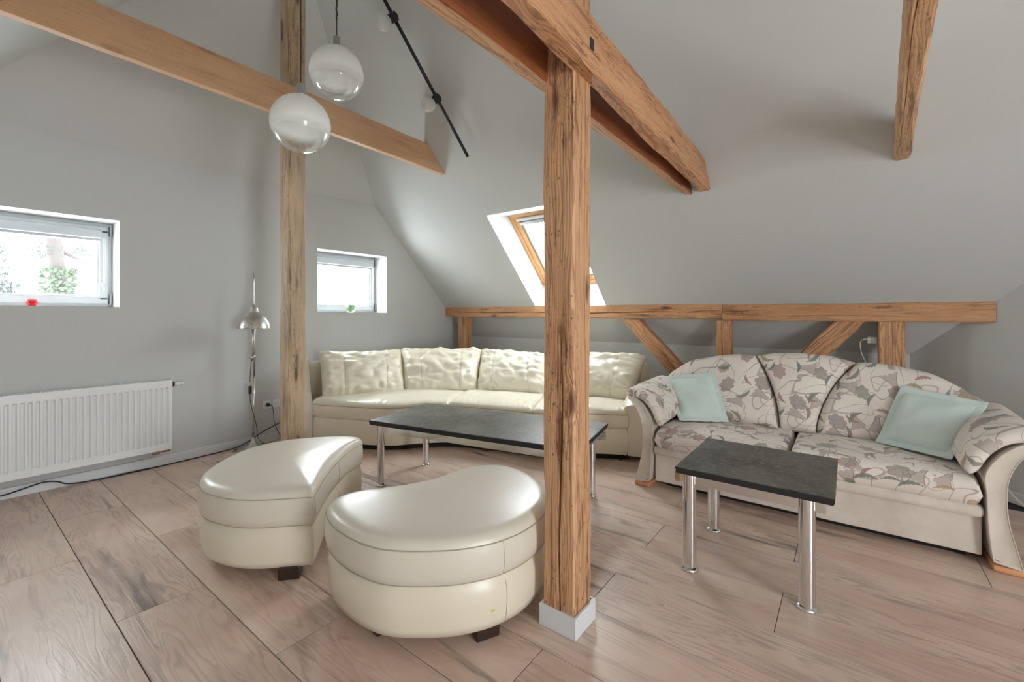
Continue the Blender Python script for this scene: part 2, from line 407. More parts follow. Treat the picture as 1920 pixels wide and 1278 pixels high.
def mat_floral():
    n = NT('floral_fabric'); uv = n.vmath('SCALE', n.n('TexCoord').outputs['UV'], .80)
    base = n.mix(n.mapr(n.noise(uv, 5, 3), .35, .65), srgb(240, 231, 222), srgb(228, 217, 207))
    base = n.mix(n.mapr(n.noise(n.vmath('MULTIPLY', uv, (500, 500, 1)), 1, 1), .4, .7, 0, .12), base, srgb(188, 178, 168))
    def cell(scale, off, aspect=(1, 1, 1)):
        p = n.vmath('ADD', uv, off)
        q = n.n('TexVoronoi'); q.voronoi_dimensions = '2D'; n.set(q.inputs['Vector'], p); q.inputs['Scale'].default_value = scale; q.inputs['Randomness'].default_value = .75
        loc = n.vmath('SUBTRACT', p, q.outputs['Position']); sc = n.n('SeparateColor', i_Color=q.outputs['Color'])
        return loc, sc.outputs[0], sc.outputs[1], sc.outputs[2]
    def rotl(loc, ang):
        r = n.n('VectorRotate'); r.rotation_type = 'Z_AXIS'; n.set(r.inputs['Vector'], loc); n.set(r.inputs['Angle'], ang)
        q = n.n('SeparateXYZ', i_Vector=r.outputs[0]); return q.outputs[0], q.outputs[1]
    # vines: contour lines of warped noise
    def vine(scale, w, off, lo):
        f = n.noise(n.vmath('ADD', uv, off), scale, .6, .4, .6)
        g = n.math('ABSOLUTE', n.math('SUBTRACT', n.math('FRACT', n.math('MULTIPLY', f, 7)), .5))
        return n.mapr(g, lo, lo + w, 1, 0)
    col = n.mix(n.math('MULTIPLY', vine(5.0, .030, (0, 0, 0), .012), .75), base, srgb(150, 138, 136))
    col = n.mix(n.math('MULTIPLY', vine(3.6, .026, (3.3, 1.7, 0), .010), .65), col, srgb(160, 146, 140))
    # trumpet shaped grey-mauve blooms
    loc, r1, r2, r3 = cell(6.2, (5.13, 2.77, 0)); x, y = rotl(loc, n.math('MULTIPLY', r2, 6.28))
    wdt = n.math('ADD', .010, n.math('MULTIPLY', n.math('POWER', n.mapr(x, -.04, .045, 0, 1), 2.0), .034))
    wob = n.math('MULTIPLY', n.math('SINE', n.math('MULTIPLY', y, 260)), .004)
    inb = n.math('MULTIPLY', n.math('LESS_THAN', n.math('ABSOLUTE', y), wdt), n.math('MULTIPLY', n.math('GREATER_THAN', x, -.045), n.math('LESS_THAN', x, n.math('ADD', .042, wob))))
    inb = n.math('MULTIPLY', inb, n.math('GREATER_THAN', r3, .45))
    edge = n.math('GREATER_THAN', n.math('ABSOLUTE', y), n.math('SUBTRACT', wdt, .0035))
    c2 = n.mix(edge, srgb(186, 172, 164), srgb(146, 134, 130))
    col = n.mix(n.math('MULTIPLY', inb, .85), col, c2)
    # layered flowers: scalloped fans in two colours
    loc, r1, r2, r3 = cell(5.6, (0.4, .9, 0)); x, y = rotl(loc, n.math('MULTIPLY', r2, 6.28))
    rr = n.math('SQRT', n.math('ADD', n.math('MULTIPLY', x, x), n.math('MULTIPLY', n.math('MULTIPLY', y, y), 1.7))); th = n.math('ARCTAN2', y, x)
    pet = n.math('ABSOLUTE', n.math('SINE', n.math('MULTIPLY', th, 3.5)))
    R = n.math('MULTIPLY', n.math('ADD', .034, n.math('MULTIPLY', r3, .020)), n.math('ADD', .80, n.math('MULTIPLY', pet, .24)))
    inf = n.math('MULTIPLY', n.math('LESS_THAN', rr, R), n.math('GREATER_THAN', r1, .12))
    rings = n.math('LESS_THAN', n.math('FRACT', n.math('MULTIPLY', n.math('DIVIDE', rr, R), 3.3)), .16)
    sec = n.math('GREATER_THAN', x, n.math('MULTIPLY', .35, R))
    fa = n.ramp(r3, [(0, srgb(196, 156, 138)), (.3, srgb(150, 150, 136)), (.55, srgb(184, 146, 140)), (.8, srgb(142, 144, 142)), (1, srgb(206, 170, 140))])
    fb = n.ramp(r1, [(0, srgb(140, 144, 138)), (.4, srgb(186, 152, 144)), (.7, srgb(136, 140, 132)), (1, srgb(180, 150, 146))])
    fc = n.mix(sec, fa, fb); fc = n.mix(n.math('MULTIPLY', rings, .55), fc, srgb(112, 106, 104)); fc = n.mix(n.math('MULTIPLY', n.math('LESS_THAN', pet, .14), .5), fc, srgb(110, 106, 106))
    col = n.mix(n.math('MULTIPLY', inf, .78), col, fc)
    # long curved leaves
    for sc, off, L, A in ((7.0, (1.7, 7.2, 0), .038, .0085), (6.0, (9.1, 4.4, 0), .046, .010)):
        loc, r1, r2, r3 = cell(sc, off); x, y = rotl(loc, n.math('MULTIPLY', r2, 6.28))
        yy = n.math('ADD', y, n.math('SUBTRACT', n.math('MULTIPLY', n.math('MULTIPLY', x, x), 9), .006))
        ww = n.math('MULTIPLY', A, n.math('SUBTRACT', 1, n.math('POWER', n.math('ABSOLUTE', n.math('DIVIDE', x, L)), 2.0)))
        ww = n.math('ADD', ww, n.math('MULTIPLY', n.math('SINE', n.math('MULTIPLY', x, 420)), .0012))
        inl = n.math('MULTIPLY', n.math('LESS_THAN', n.math('ABSOLUTE', yy), ww), n.math('GREATER_THAN', r3, .18))
        lc = n.ramp(r1, [(0, srgb(128, 136, 124)), (.35, srgb(166, 130, 124)), (.6, srgb(176, 154, 118)), (.85, srgb(120, 128, 122))])
        col = n.mix(n.math('MULTIPLY', inl, .88), col, lc)
    wv = n.noise(n.vmath('MULTIPLY', uv, (700, 700, 1)), 1, 2)
    return n.fin(col, .88, n.bump(wv, .12, .001), Sheen_Weight=.15, Sheen_Roughness=.5)

def mat_fabric(name, col, col2, sc=8.0, sheen=.3, nap=0.25):
    n = NT(name); c = n.coord()
    a = n.noise(c, sc, 4, .6)
    colr = n.mix(n.mapr(a, .35, .65), col, col2)
    return n.fin(colr, .9, n.bump(n.noise(c, 350, 2), nap, .0015), Sheen_Weight=sheen, Sheen_Roughness=.5)

def mat_slate(name='black_slate'):
    n = NT(name); c = n.coord()
    a = n.noise(c, 3.0, 5, .6, .5); b = n.noise(n.vmath('MULTIPLY', c, (70, 30, 30)), 1, 4, .7); d = n.noise(c, 26, 4, .7)
    col = n.mix(n.mapr(a, .35, .65), srgb(52, 54, 54), srgb(104, 103, 97))
    col = n.mix(n.mapr(b, .55, .68, 0, .75), col, srgb(158, 155, 145))
    h = n.math('ADD', n.math('MULTIPLY', d, .6), n.math('MULTIPLY', b, .4))
    return n.fin(col, n.mapr(d, .3, .7, .29, .42), n.bump(h, .7, .004))

def mat_metal(name, col, rough=.12, brushed=False):
    n = NT(name); c = n.coord(); nm = None
    a = n.noise(c, 40, 3)
    if brushed: nm = n.bump(n.noise(n.vmath('MULTIPLY', c, (12, 12, 500)), 1, 2), .15, .0006)
    return n.fin(col, n.mapr(a, .3, .7, rough * .8, rough * 1.3), nm, Metallic=1.0)

def mat_pane(name='window_glass', tint=(.97, .99, .99), refl=.9):
    n = NT(name); tr = n.n('BsdfTransparent', i_Color=tint); gl = n.n('BsdfGlossy', i_Color=(1, 1, 1), i_Roughness=.02)
    fr = n.math('POWER', n.n('LayerWeight', i_Blend=.5).outputs['Facing'], 4.0); mx = n.n('MixShader', i_Fac=n.math('MULTIPLY', n.math('ADD', .04, n.math('MULTIPLY', fr, .7)), refl))
    n.t.links.new(tr.outputs[0], mx.inputs[1]); n.t.links.new(gl.outputs[0], mx.inputs[2]); n.t.links.new(mx.outputs[0], n.out.inputs['Surface'])
    return n.m

def mat_globe(name='half_frosted_glass', z0=-.075, z1=.0, amt=.88):
    """clear thin glass, frosted in the upper part (local z of the globe)"""
    n = NT(name); z = n.n('SeparateXYZ', i_Vector=n.n('TexCoord').outputs['Object']).outputs[2]
    tr = n.n('BsdfTransparent', i_Color=(.96, .97, .97)); gl = n.n('BsdfGlossy', i_Color=(1, 1, 1), i_Roughness=.03)
    lw = n.n('LayerWeight', i_Blend=.28)
    clear = n.n('MixShader', i_Fac=n.math('ADD', .04, n.math('MULTIPLY', lw.outputs['Facing'], .55))); n.t.links.new(tr.outputs[0], clear.inputs[1]); n.t.links.new(gl.outputs[0], clear.inputs[2])
    df = n.n('BsdfDiffuse', i_Color=(.90, .90, .87)); tl = n.n('BsdfTranslucent', i_Color=(.92, .92, .89)); fd = n.n('MixShader', i_Fac=.5)
    n.t.links.new(df.outputs[0], fd.inputs[1]); n.t.links.new(tl.outputs[0], fd.inputs[2])
    fz = n.mapr(z, z0, z1, 0.0, amt, True)
    mx = n.n('MixShader', i_Fac=fz); n.t.links.new(clear.outputs[0], mx.inputs[1]); n.t.links.new(fd.outputs[0], mx.inputs[2])
    n.t.links.new(mx.outputs[0], n.out.inputs['Surface'])
    return n.m

M = {}
M['wall'] = mat_paint('white_wall_paint', (.60, .61, .595))
M['white'] = plain('white_lacquer', (.82, .83, .83), .35)
M['trim'] = plain('white_trim', (.74, .75, .76), .4)
M['upvc'] = plain('white_window_frame', (.56, .58, .59), .35)
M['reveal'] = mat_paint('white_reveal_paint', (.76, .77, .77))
M['beam'] = mat_wood('old_pine_timber', srgb(224, 176, 132), srgb(206, 150, 106), srgb(152, 92, 56), 1.1)
M['beamdark'] = mat_wood('red_brown_pine', srgb(168, 100, 54), srgb(142, 74, 36), srgb(92, 42, 20), .7)
M['post'] = mat_wood('sanded_pine_post', srgb(228, 184, 142), srgb(212, 162, 118), srgb(146, 88, 54), 1.15)
M['collar'] = mat_wood('smooth_planed_pine', srgb(224, 184, 146), srgb(214, 168, 128), srgb(186, 136, 96), .35, .55, .35)
M['greypost'] = mat_wood('rough_sawn_pine', srgb(212, 188, 156), srgb(192, 164, 130), srgb(136, 106, 76), 1.0, .7, .6, 3.0, .5)
M['pale'] = mat_wood('pale_worm_eaten_pine', srgb(222, 184, 142), srgb(208, 164, 120), srgb(168, 108, 74), .9)
M['skyframe'] = mat_wood('varnished_window_pine', srgb(226, 178, 124), srgb(214, 160, 104), srgb(190, 132, 80), .0, .35, .3)
M['floor'] = mat_floor()
M['gap'] = plain('dark_joint', (.035, .028, .024), .9)
M['leather'] = mat_leather('cream_leather', (.83, .745, .60))
M['leather2'] = mat_leather('ivory_leather', (.76, .695, .59), .10)
M['leather3'] = mat_leather('soft_yellowish_leather', (.86, .80, .65), .18, .7)
M['seam'] = plain('leather_seam', (.46, .41, .32), .6)
M['darkfoot'] = plain('dark_brown_wood', (.035, .016, .010), .35)
M['gapshade'] = plain('black_gap_shade', (.012, .011, .010), .8)  # near-black colour standing in for the shade beneath the sofas
M['floral'] = mat_floral()
M['suede'] = mat_fabric('beige_suede', srgb(224, 214, 202), srgb(210, 199, 187), 7)
M['piping'] = mat_fabric('dark_seam_cord', srgb(110, 96, 88), srgb(96, 84, 76), 7)
M['peach'] = plain('peach_wood_foot', srgb(222, 160, 112), .4)
M['mint'] = mat_fabric('mint_fleece', srgb(214, 229, 222), srgb(204, 220, 214), 6, .4, .4)
M['slate'] = mat_slate()
M['slateedge'] = plain('black_slate_edge', (.018, .018, .018), .6, (120, .6, .003))
M['chrome'] = mat_metal('chrome', (.78, .79, .80), .10)
M['satin'] = mat_metal('satin_steel', (.66, .64, .60), .30)
M['alu'] = plain('grey_lacquered_rail', (.50, .53, .55), .3, Metallic=.5)
M['black'] = plain('matte_black_metal', (.015, .017, .016), .4)
M['cable'] = plain('black_cable', (.012, .012, .012), .5)
M['wcable'] = plain('white_cable', (.72, .72, .68), .5)
M['plastic'] = plain('white_plastic', (.80, .80, .79), .35)
M['rad'] = plain('radiator_enamel', (.88, .89, .89), .28)
M['hinge'] = mat_metal('grey_hinge', (.35, .38, .38), .35)
M['copper'] = mat_metal('brass_fitting', (.50, .34, .22), .3)
M['pane'] = mat_pane()
M['globe'] = mat_globe()
M['bulb'] = mat_globe('opal_bulb_glass', -.30, -.20, .55)
M['frost'] = plain('frosted_bulb', (.86, .85, .80), .4)
M['red'] = plain('red_candle_wax', (.62, .02, .04), .4, Emission_Strength=0.0)
M['pinkglass'] = mat_pane('pink_glass', (.95, .45, .48), .8)
M['leaf'] = plain('green_leaves', (.16, .30, .07), .6)
M['bowl'] = mat_pane('clear_bowl_glass', (.93, .96, .95), 1.0)
M['bark'] = plain('pine_bark', (.036, .030, .028), .9, (12, .6, .02))
M['needles'] = plain('pine_needles', (.012, .022, .019), .8)
M['ivy'] = plain('ivy_leaves', (.018, .030, .014), .7)
M['smear'] = plain('yellow_green_smear', (.62, .72, .08), .5)
M['shade'] = plain('blind_fabric', (.50, .52, .54), .6)

# ------------------------------------------------------------------ the setting
# floor: dark bed + planks (each its own piece)
floor = struct('floor', box(LX, KX + .1, FY, G, -.03, -.006), M['gap'])
PX = [.467 + .3235 * k for k in range(-6, 15)]
PJ = {-1: 3.24, 0: 3.93, 1: 3.213, 2: .945, 3: .10, 4: .93, 5: .2435, 6: .9025, 7: .229, 8: -.542, 9: 1.66, -2: 2.5, -3: 3.6, -4: .8, -5: 1.5, 10: .6, 11: 1.3, 12: .2, 13: .9}
dg = lambda x: x - 5.41            # diagonal wall, y as a function of x
cache = {}
for i in range(len(PX) - 1):
    k = i - 6; x0, x1 = PX[i] + .0017, PX[i + 1] - .0017
    if x1 < LX or x0 > KX: continue
    x0 = max(x0, LX); x1 = min(x1, KX)
    row = round((PX[i] - .467) / .3235) + 0
    j = PJ.get(row, 1.0); ys = []
    while j > FY: j -= 1.475
    while j < G: ys.append(j); j += 1.475
    ys.append(j)
    for a, b in zip(ys[:-1], ys[1:]):
        a2, b2 = max(a, FY) + .0015, min(b, G) - .0015
        if x0 > 2.2: a2 = max(a2, dg(x1) - .1 if x1 > 4.2 else -2.2)
        if b2 - a2 < .03: continue
        key = (round(x1 - x0, 4), round(b2 - a2, 4))
        if key not in cache:
            w, l = key; c = .0012
            v = [(-w/2, -l/2, -.006), (w/2, -l/2, -.006), (w/2, l/2, -.006), (-w/2, l/2, -.006), (-w/2, -l/2, -c), (w/2, -l/2, -c), (w/2, l/2, -c), (-w/2, l/2, -c),
                 (-w/2 + c, -l/2 + c, 0), (w/2 - c, -l/2 + c, 0), (w/2 - c, l/2 - c, 0), (-w/2 + c, l/2 - c, 0)]
            f = [(8, 9, 10, 11)] + [(q, (q + 1) % 4, 4 + (q + 1) % 4, 4 + q) for q in range(4)] + [(4 + q, 4 + (q + 1) % 4, 8 + (q + 1) % 4, 8 + q) for q in range(4)]
            me = bpy.data.meshes.new('plank'); me.from_pydata(v, [], f); me.materials.append(M['floor']); cache[key] = me
        o = bpy.data.objects.new('plank', cache[key]); COL.objects.link(o); o.parent = floor
        o.location = ((x0 + x1) / 2, (a2 + b2) / 2, 0)

def gridwall(us, zs, holes, fn):
    v = []; f = []
    for i in range(len(us) - 1):
        for j in range(len(zs) - 1):
            cu, cz = (us[i] + us[i + 1]) / 2, (zs[j] + zs[j + 1]) / 2
            if any(h[0] < cu < h[1] and h[2] < cz < h[3] for h in holes): continue
            n = len(v); v += [fn(us[i], zs[j]), fn(us[i + 1], zs[j]), fn(us[i + 1], zs[j + 1]), fn(us[i], zs[j + 1])]; f.append((n, n + 1, n + 2, n + 3))
    return v, f

WIN = [(-.01, .922, 1.356, 2.056), (2.605, 3.536, 1.314, 2.031)]
YF = 4.97; YO = 5.08
P1 = ((RX, 0, RZ), (TS, 0, 1)); P2 = ((RX, 0, RZ), (-TS, 0, 1)); PH = ((0, G, HZ), (0, HT, 1))
m = gridwall([LX, -.01, .922, 2.605, 3.536, KX], [0, 1.314, 1.356, 2.031, 2.056, HZ], [(a, b, c, d) for a, b, c, d in WIN], lambda u, z: (u, G, z))
# clip holes need their own cut lines: build per column
parts = []
for (ua, ub, hole) in ((LX, -.01, None), (-.01, .922, WIN[0]), (.922, 2.605, None), (2.605, 3.536, WIN[1]), (3.536, KX, None)):
    if hole is None: parts.append(gridwall([ua, ub], [-.04, HZ], [], lambda u, z: (u, G, z)))
    else: parts.append(gridwall([ua, ub], [-.04, hole[2], hole[3], HZ], [hole], lambda u, z: (u, G, z)))
m = join(*parts)
m = clipmesh(m, [P1, P2])
rev = []
for a, b, c, d in WIN:
    rev.append(([(a, G, c), (b, G, c), (b, G, d), (a, G, d), (a, YO, c), (b, YO, c), (b, YO, d), (a, YO, d)], [(0, 1, 5, 4), (1, 2, 6, 5), (2, 3, 7, 6), (3, 0, 4, 7)]))
# outer leaf keeps the sky from leaking in round the frames
struct('wall_left', m, M['wall'])
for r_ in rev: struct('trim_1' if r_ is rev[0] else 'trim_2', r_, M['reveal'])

# low wall behind the purlin, diagonal wall on the right, unseen walls
low = slope(KX)
struct('wall_back', clipmesh(([(KX, dg(KX), -.04), (KX, G, -.04), (KX, G, low), (KX, dg(KX), low)], [(0, 1, 2, 3)]), []), M['wall'])
dx1 = KX; dx0 = FY + 5.41
m = ([(dx0, FY, -.04), (dx1, dg(dx1), -.04), (dx1, dg(dx1), 6), (dx0, FY, 6)], [(0, 1, 2, 3)])
struct('wall_right', clipmesh(m, [P1, P2]), M['wall'])
m = gridwall([LX, -.3, .7, dx0], [-.04, .2, 2.0, 6], [(-.3, .7, .2, 2.0)], lambda u, z: (u, FY, z))  # out-of-view wall; its hole is sized for the fill light
struct('wall_front', clipmesh(m, [P1, P2]), M['wall'])
struct('wall_side', ([(LX, FY, -.04), (LX, G, -.04), (LX, G, LS + TS * LX), (LX, FY, LS + TS * LX)], [(0, 1, 2, 3)]), M['wall'])

# ceiling: two rafter slopes and the half hip over the gable, with the roof window opening
SK = (3.635, 4.575, 2.165, 3.122)   # x0 x1 y0 y1 of the opening
dgp = ((KX, dg(KX), 0), (1, -1, 0))
s1 = clipmesh(gridwall([RX, SK[0], SK[1], KX], [FY, SK[2], SK[3], G], [SK], lambda x, y: (x, y, slope(x))), [PH, dgp])
s2 = clipmesh(gridwall([LX, -.6, .4, RX], [FY, -1.8, -.8, G], [], lambda x, y: (x, y, LS + TS * x)), [PH])
yh = G - (RZ - HZ) / HT
hp = clipmesh(([(LX, G, HZ), (KX, G, HZ), (KX, yh, RZ), (LX, yh, RZ)], [(0, 1, 2, 3)]), [P1, P2])
ceil = struct('ceiling', join(s1, s2, hp), M['wall'])

# baseboards
def board(pts, h, t, nin):
    (x0, y0), (x1, y1) = pts; nx, ny = nin
    v = [(x0, y0, 0), (x1, y1, 0), (x1 + nx * t, y1 + ny * t, 0), (x0 + nx * t, y0 + ny * t, 0)]
    v += [(a, b, h - .004 if i > 1 else h) for i, (a, b, c) in enumerate(v)]
    return v, [(0, 1, 2, 3), (4, 7, 6, 5), (0, 4, 5, 1), (2, 6, 7, 3), (1, 5, 6, 2), (0, 3, 7, 4)]
struct('baseboard_left', board(((LX, G), (KX, G)), .078, .016, (0, -1)), M['trim'], fix=True)
struct('baseboard_back', board(((KX, dg(KX) + .02), (KX, G)), .078, .016, (-1, 0)), M['trim'], fix=True)
q = .7071
struct('baseboard_right', board(((2.6, dg(2.6)), (KX, dg(KX))), .078, .016, (-q, q)), M['trim'], fix=True)

# ------------------------------------------------------------------ windows
def gable_window(name, x0, x1, z0, z1):
    w = bpy.data.objects.new(name, None); COL.objects.link(w); w['kind'] = 'structure'; w.location = ((x0 + x1) / 2, YF, z0)
    B = V(w.location)
    def ring(a, b, c, d, t, y0, y1, bev=.006):
        return join(box(a, b, y0, y1, c, c + t, bev), box(a, b, y0, y1, d - t, d, bev), box(a, a + t, y0, y1, c + t * .6, d - t * .6, bev), box(b - t, b, y0, y1, c + t * .6, d - t * .6, bev))
    link('frame', *ring(x0, x1, z0, z1, .05, YF, YF + .07)[:2], M['upvc'], w, B)
    sx0, sx1, sz0, sz1 = x0 + .028, x1 - .028, z0 + .026, z1 - .028
    sash = link('sash', *ring(sx0, sx1, sz0, sz1, .055, YF - .018, YF + .05)[:2], M['upvc'], w, B)
    gx0, gx1, gz0, gz1 = sx0 + .052, sx1 - .052, sz0 + .052, sz1 - .052
    link('glazing_bead', *ring(gx0, gx1, gz0, gz1, .022, YF - .006, YF + .03, .004)[:2], M['trim'], sash, B)
    link('pane', *box(gx0, gx1, YF + .018, YF + .022, gz0, gz1), M['pane'], sash, B)
    # roller blind cassette with bead chain
    cz = gz1 - .055
    bl = link('roller_blind', *join(box(gx0 - .01, gx1 + .01, YF - .055, YF - .012, cz, gz1 + .02, .012), box(gx0, gx1, YF - .03, YF - .02, cz - .02, cz, .003))[:2], M['shade'], w, B)
    ch = crom([(gx1 + .016, YF - .04, cz + .01), (gx1 + .02, YF - .035, (cz + gz0) / 2 + .05), (gx1 + .018, YF - .03, gz0 + .12)], 8)
    ch2 = crom([(gx1 + .028, YF - .04, cz + .01), (gx1 + .031, YF - .035, (cz + gz0) / 2 + .05), (gx1 + .028, YF - .03, gz0 + .12)], 8)
    link('bead_chain', *join(tube(ch, .0022, 6), tube(ch2, .0022, 6))[:2], M['plastic'], bl, B)
    hk = crom([(gx1 + .012, YF - .03, gz0 + .155), (gx1 + .024, YF - .032, gz0 + .14), (gx1 + .010, YF - .034, gz0 + .11), (gx1 + .020, YF - .032, gz0 + .075), (gx1 + .026, YF - .03, gz0 + .07)], 6)
    link('chain_clip', *tube(hk, .0045, 8), M['plastic'], bl, B, True)
    for zz in (z0 + .005, z1 - .125):
        hg = link('hinge', *join(box(x1 - .022, x1 - .004, YF - .03, YF, zz + .02, zz + .1, .003), cyl((x1 - .013, YF - .03, zz + .012), (x1 - .013, YF - .03, zz + .108), .008, 12))[:2], M['hinge'], w, B)
    return w
gable_window('window_1', *WIN[0])
gable_window('window_2', *WIN[1])
# surrounds outside the frames (closes the wall thickness)
def rooflocal():
    """local frame on the roof plane: u along y, w down the slope, n outward"""
    n = V((TS, 0, 1)).normalized(); w = V((1, 0, -TS)).normalized(); return n, w
n_, w_ = rooflocal()
FO = .314; ft = V((4.013, 0, 2.424)); fbm = V((4.755, 0, 1.66))
LW = (fbm - ft).length
y0, y1 = SK[2], SK[3]
a, b = V((SK[0], 0, slope(SK[0]))), V((SK[1], 0, slope(SK[1])))
v = []
for yy in (y0, y1):
    v += [a + V((0, yy, 0)), b + V((0, yy, 0)), fbm + V((0, yy, 0)) + n_ * .14, ft + V((0, yy, 0)) + n_ * .14, fbm + V((0, yy, 0)), ft + V((0, yy, 0))]
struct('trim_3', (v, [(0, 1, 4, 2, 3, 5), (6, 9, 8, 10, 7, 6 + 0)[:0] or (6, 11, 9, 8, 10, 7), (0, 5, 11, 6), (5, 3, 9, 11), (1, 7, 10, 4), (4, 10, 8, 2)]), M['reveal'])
wz = bpy.data.objects.new('window_3', None); COL.objects.link(wz); wz['kind'] = 'structure'; wz.location = (4.38, 2.64, 2.05); WB = V(wz.location)
def rbox(u0, u1, w0, w1, n0, n1, bev=.005):
    m = box(u0, u1, w0, w1, n0, n1, bev)
    Mx = Matrix(((0, w_.x, n_.x, ft.x), (1, 0, 0, 0), (0, w_.z, n_.z, ft.z), (0, 0, 0, 1)))
    return xf(m, Mx)
def rring(u0, u1, w0, w1, t, n0, n1):
    return join(rbox(u0, u1, w0, w0 + t, n0, n1), rbox(u0, u1, w1 - t, w1, n0, n1), rbox(u0, u0 + t, w0 + t * .5, w1 - t * .5, n0, n1), rbox(u1 - t, u1, w0 + t * .5, w1 - t * .5, n0, n1))
link('frame', *rring(y0, y1, 0, LW, .045, 0, .12)[:2], M['skyframe'], wz, WB)
sash = link('sash', *rring(y0 + .042, y1 - .042, .042, LW - .042, .06, .014, .10)[:2], M['skyframe'], wz, WB)
link('gasket', *rring(y0 + .1, y1 - .1, .10, LW - .10, .022, .03, .09)[:2], M['hinge'], sash, WB)
link('pane', *rbox(y0 + .1, y1 - .1, .1, LW - .1, .055, .06, 0)[:2], M['pane'], sash, WB)
vb = link('ventilation_bar', *rbox(y0 + .1, y1 - .1, .050, .085, -.022, .014, .008)[:2], M['plastic'], wz, WB)
link('blind_header', *rbox(y0 + .1, y1 - .1, .108, .15, .0, .05, .006)[:2], M['alu'], wz, WB)
for yy in (y0 + .135, y1 - .135):
    link('side_rail', *rbox(yy - .006, yy + .006, .12, LW - .12, .02, .05, .002)[:2], M['plastic'], wz, WB)
struct('window_fill', ([(-.3, FY, .2), (.7, FY, .2), (.7, FY, 2.0), (-.3, FY, 2.0)], [(0, 1, 2, 3)]), M['pane'])  # pane of the added, unseen opening that lets fill light in

# ------------------------------------------------------------------ timbers
def beam(name, label, p0, p1, w, h, mat, up=(0, 0, 1), clips=(), cracks=(), jit=.003, cham=.008, seed=0, step=.07, group=None, cat='beam'):
    """w across (local Y), h along local Z; cracks: (face, offset, x0, x1, width, depth) faces: 0=-Z 1=+Y 2=+Z 3=-Y"""
    p0, p1 = V(p0), V(p1); X = (p1 - p0); L = X.length; X.normalize()
    Z = V(up); Z = (Z - X * Z.dot(X)).normalized(); Y = Z.cross(X)
    n = max(int(L / step), 4); ss = [L * i / n for i in range(n + 1)]
    per = None; verts = []
    for x in ss:
        ring = []
        def J(a, b, c): return mnoise.noise(V((x * 2.2 + seed * 7.1, a * 3 + seed, b))) * jit * 2.2 + mnoise.noise(V((x * 11 + seed * 3.1, a * 5, b * 3 + 9))) * jit * .8
        for fc in range(4):
            # corner (chamfered) at the start of each face, then cracks on the face
            sy, sz = ((-1, -1), (1, -1), (1, 1), (-1, 1))[fc]
            cy = sy * w / 2 + J(fc, 1, 0); cz = sz * h / 2 + J(fc, 2, 0); c = cham * (1 + 1.2 * mnoise.noise(V((x * 1.7, fc * 4 + seed, 3))))
            nx_ = ((1, 0), (0, 1), (-1, 0), (0, -1))[fc]; pv = ((0, 1), (-1, 0), (0, -1), (1, 0))[fc]
            ring.append((cy + pv[0] * c, cz + pv[1] * c)); ring.append((cy + nx_[0] * c, cz + nx_[1] * c))
            for (cf, off, x0, x1, cw, cd) in sorted([q_ for q_ in cracks if q_[0] == fc], key=lambda q_: q_[1]):
                t = (x - x0) / max(x1 - x0, 1e-6); amp = math.sin(math.pi * min(max(t, 0), 1)) ** .5 if 0 < t < 1 else 0
                amp *= .75 + .5 * mnoise.noise(V((x * 6, off * 50, seed))); o_ = off + mnoise.noise(V((x * 1.6, off * 30, seed + 4))) * .012
                inn = ((0, 1), (-1, 0), (0, -1), (1, 0))[fc]; ax = nx_
                basep = ((0, -h / 2), (w / 2, 0), (0, h / 2), (-w / 2, 0))[fc]
                for k, dpt in ((-1, 0), (0, cd * amp), (1, 0)):
                    ring.append((basep[0] + ax[0] * (o_ + k * cw / 2 * amp) + inn[0] * dpt, basep[1] + ax[1] * (o_ + k * cw / 2 * amp) + inn[1] * dpt))
        per = len(ring)
        verts += [(x, a, b) for a, b in ring]
    f = []
    for i in range(n):
        for k in range(per):
            a_, b_ = i * per + k, i * per + (k + 1) % per; f.append((a_, b_, b_ + per, a_ + per))
    f += [tuple(range(per))[::-1], tuple(range(n * per, (n + 1) * per))]
    Mx = Matrix.Translation(p0) @ Matrix((X, Y, Z)).transposed().to_4x4()
    Mi = Mx.inverted()
    pl = [(Mi @ V(co), (Mi.to_3x3() @ V(no))) for co, no in clips]
    m = clipmesh((verts, f), pl, True) if pl else (verts, f)
    o = link(name, m[0], m[1], mat); o.matrix_world = Mx
    autosmooth(o, 28)
    return tag(o, label, cat, group)

ci = lambda d: ((RX, 0, RZ - d), None)
C1 = ((KX, 0, low - .004), (TS, 0, 1)); C2 = ((0, 0, LS - .004), (-TS, 0, 1)); CH = ((0, G, HZ - .003), (0, HT, 1))
post1 = beam('timber_post', 'square rough-sawn grey-brown post behind the hanging globe lamps, left of the cream corner sofa', (1.7215, 3.486, 0), (1.7215, 3.486, 5), .142, .136, M['greypost'], up=(1, 0, 0), clips=(C1, C2, CH), cracks=((1, -.055, .2, 3.6, .006, .012), (0, .03, 1.2, 3.9, .004, .014)), jit=.0015, seed=2, cat='post')
post2 = beam('timber_post', 'thick knotty pine post with long cracks and white boxed foot beside the front ottoman', (1.6275, .9475, 0), (1.6275, .9475, 5), .147, .145, M['post'], up=(1, 0, 0), clips=(C1, C2), cracks=((0, .010, -.5, 1.3, .015, .05), (0, -.030, .05, .65, .005, .03), (0, .022, 1.45, 2.25, .004, .015), (1, .018, -.2, 2.3, .006, .03), (1, -.03, 1.3, 2.0, .003, .012)), jit=.003, seed=5, step=.05, cat='post')
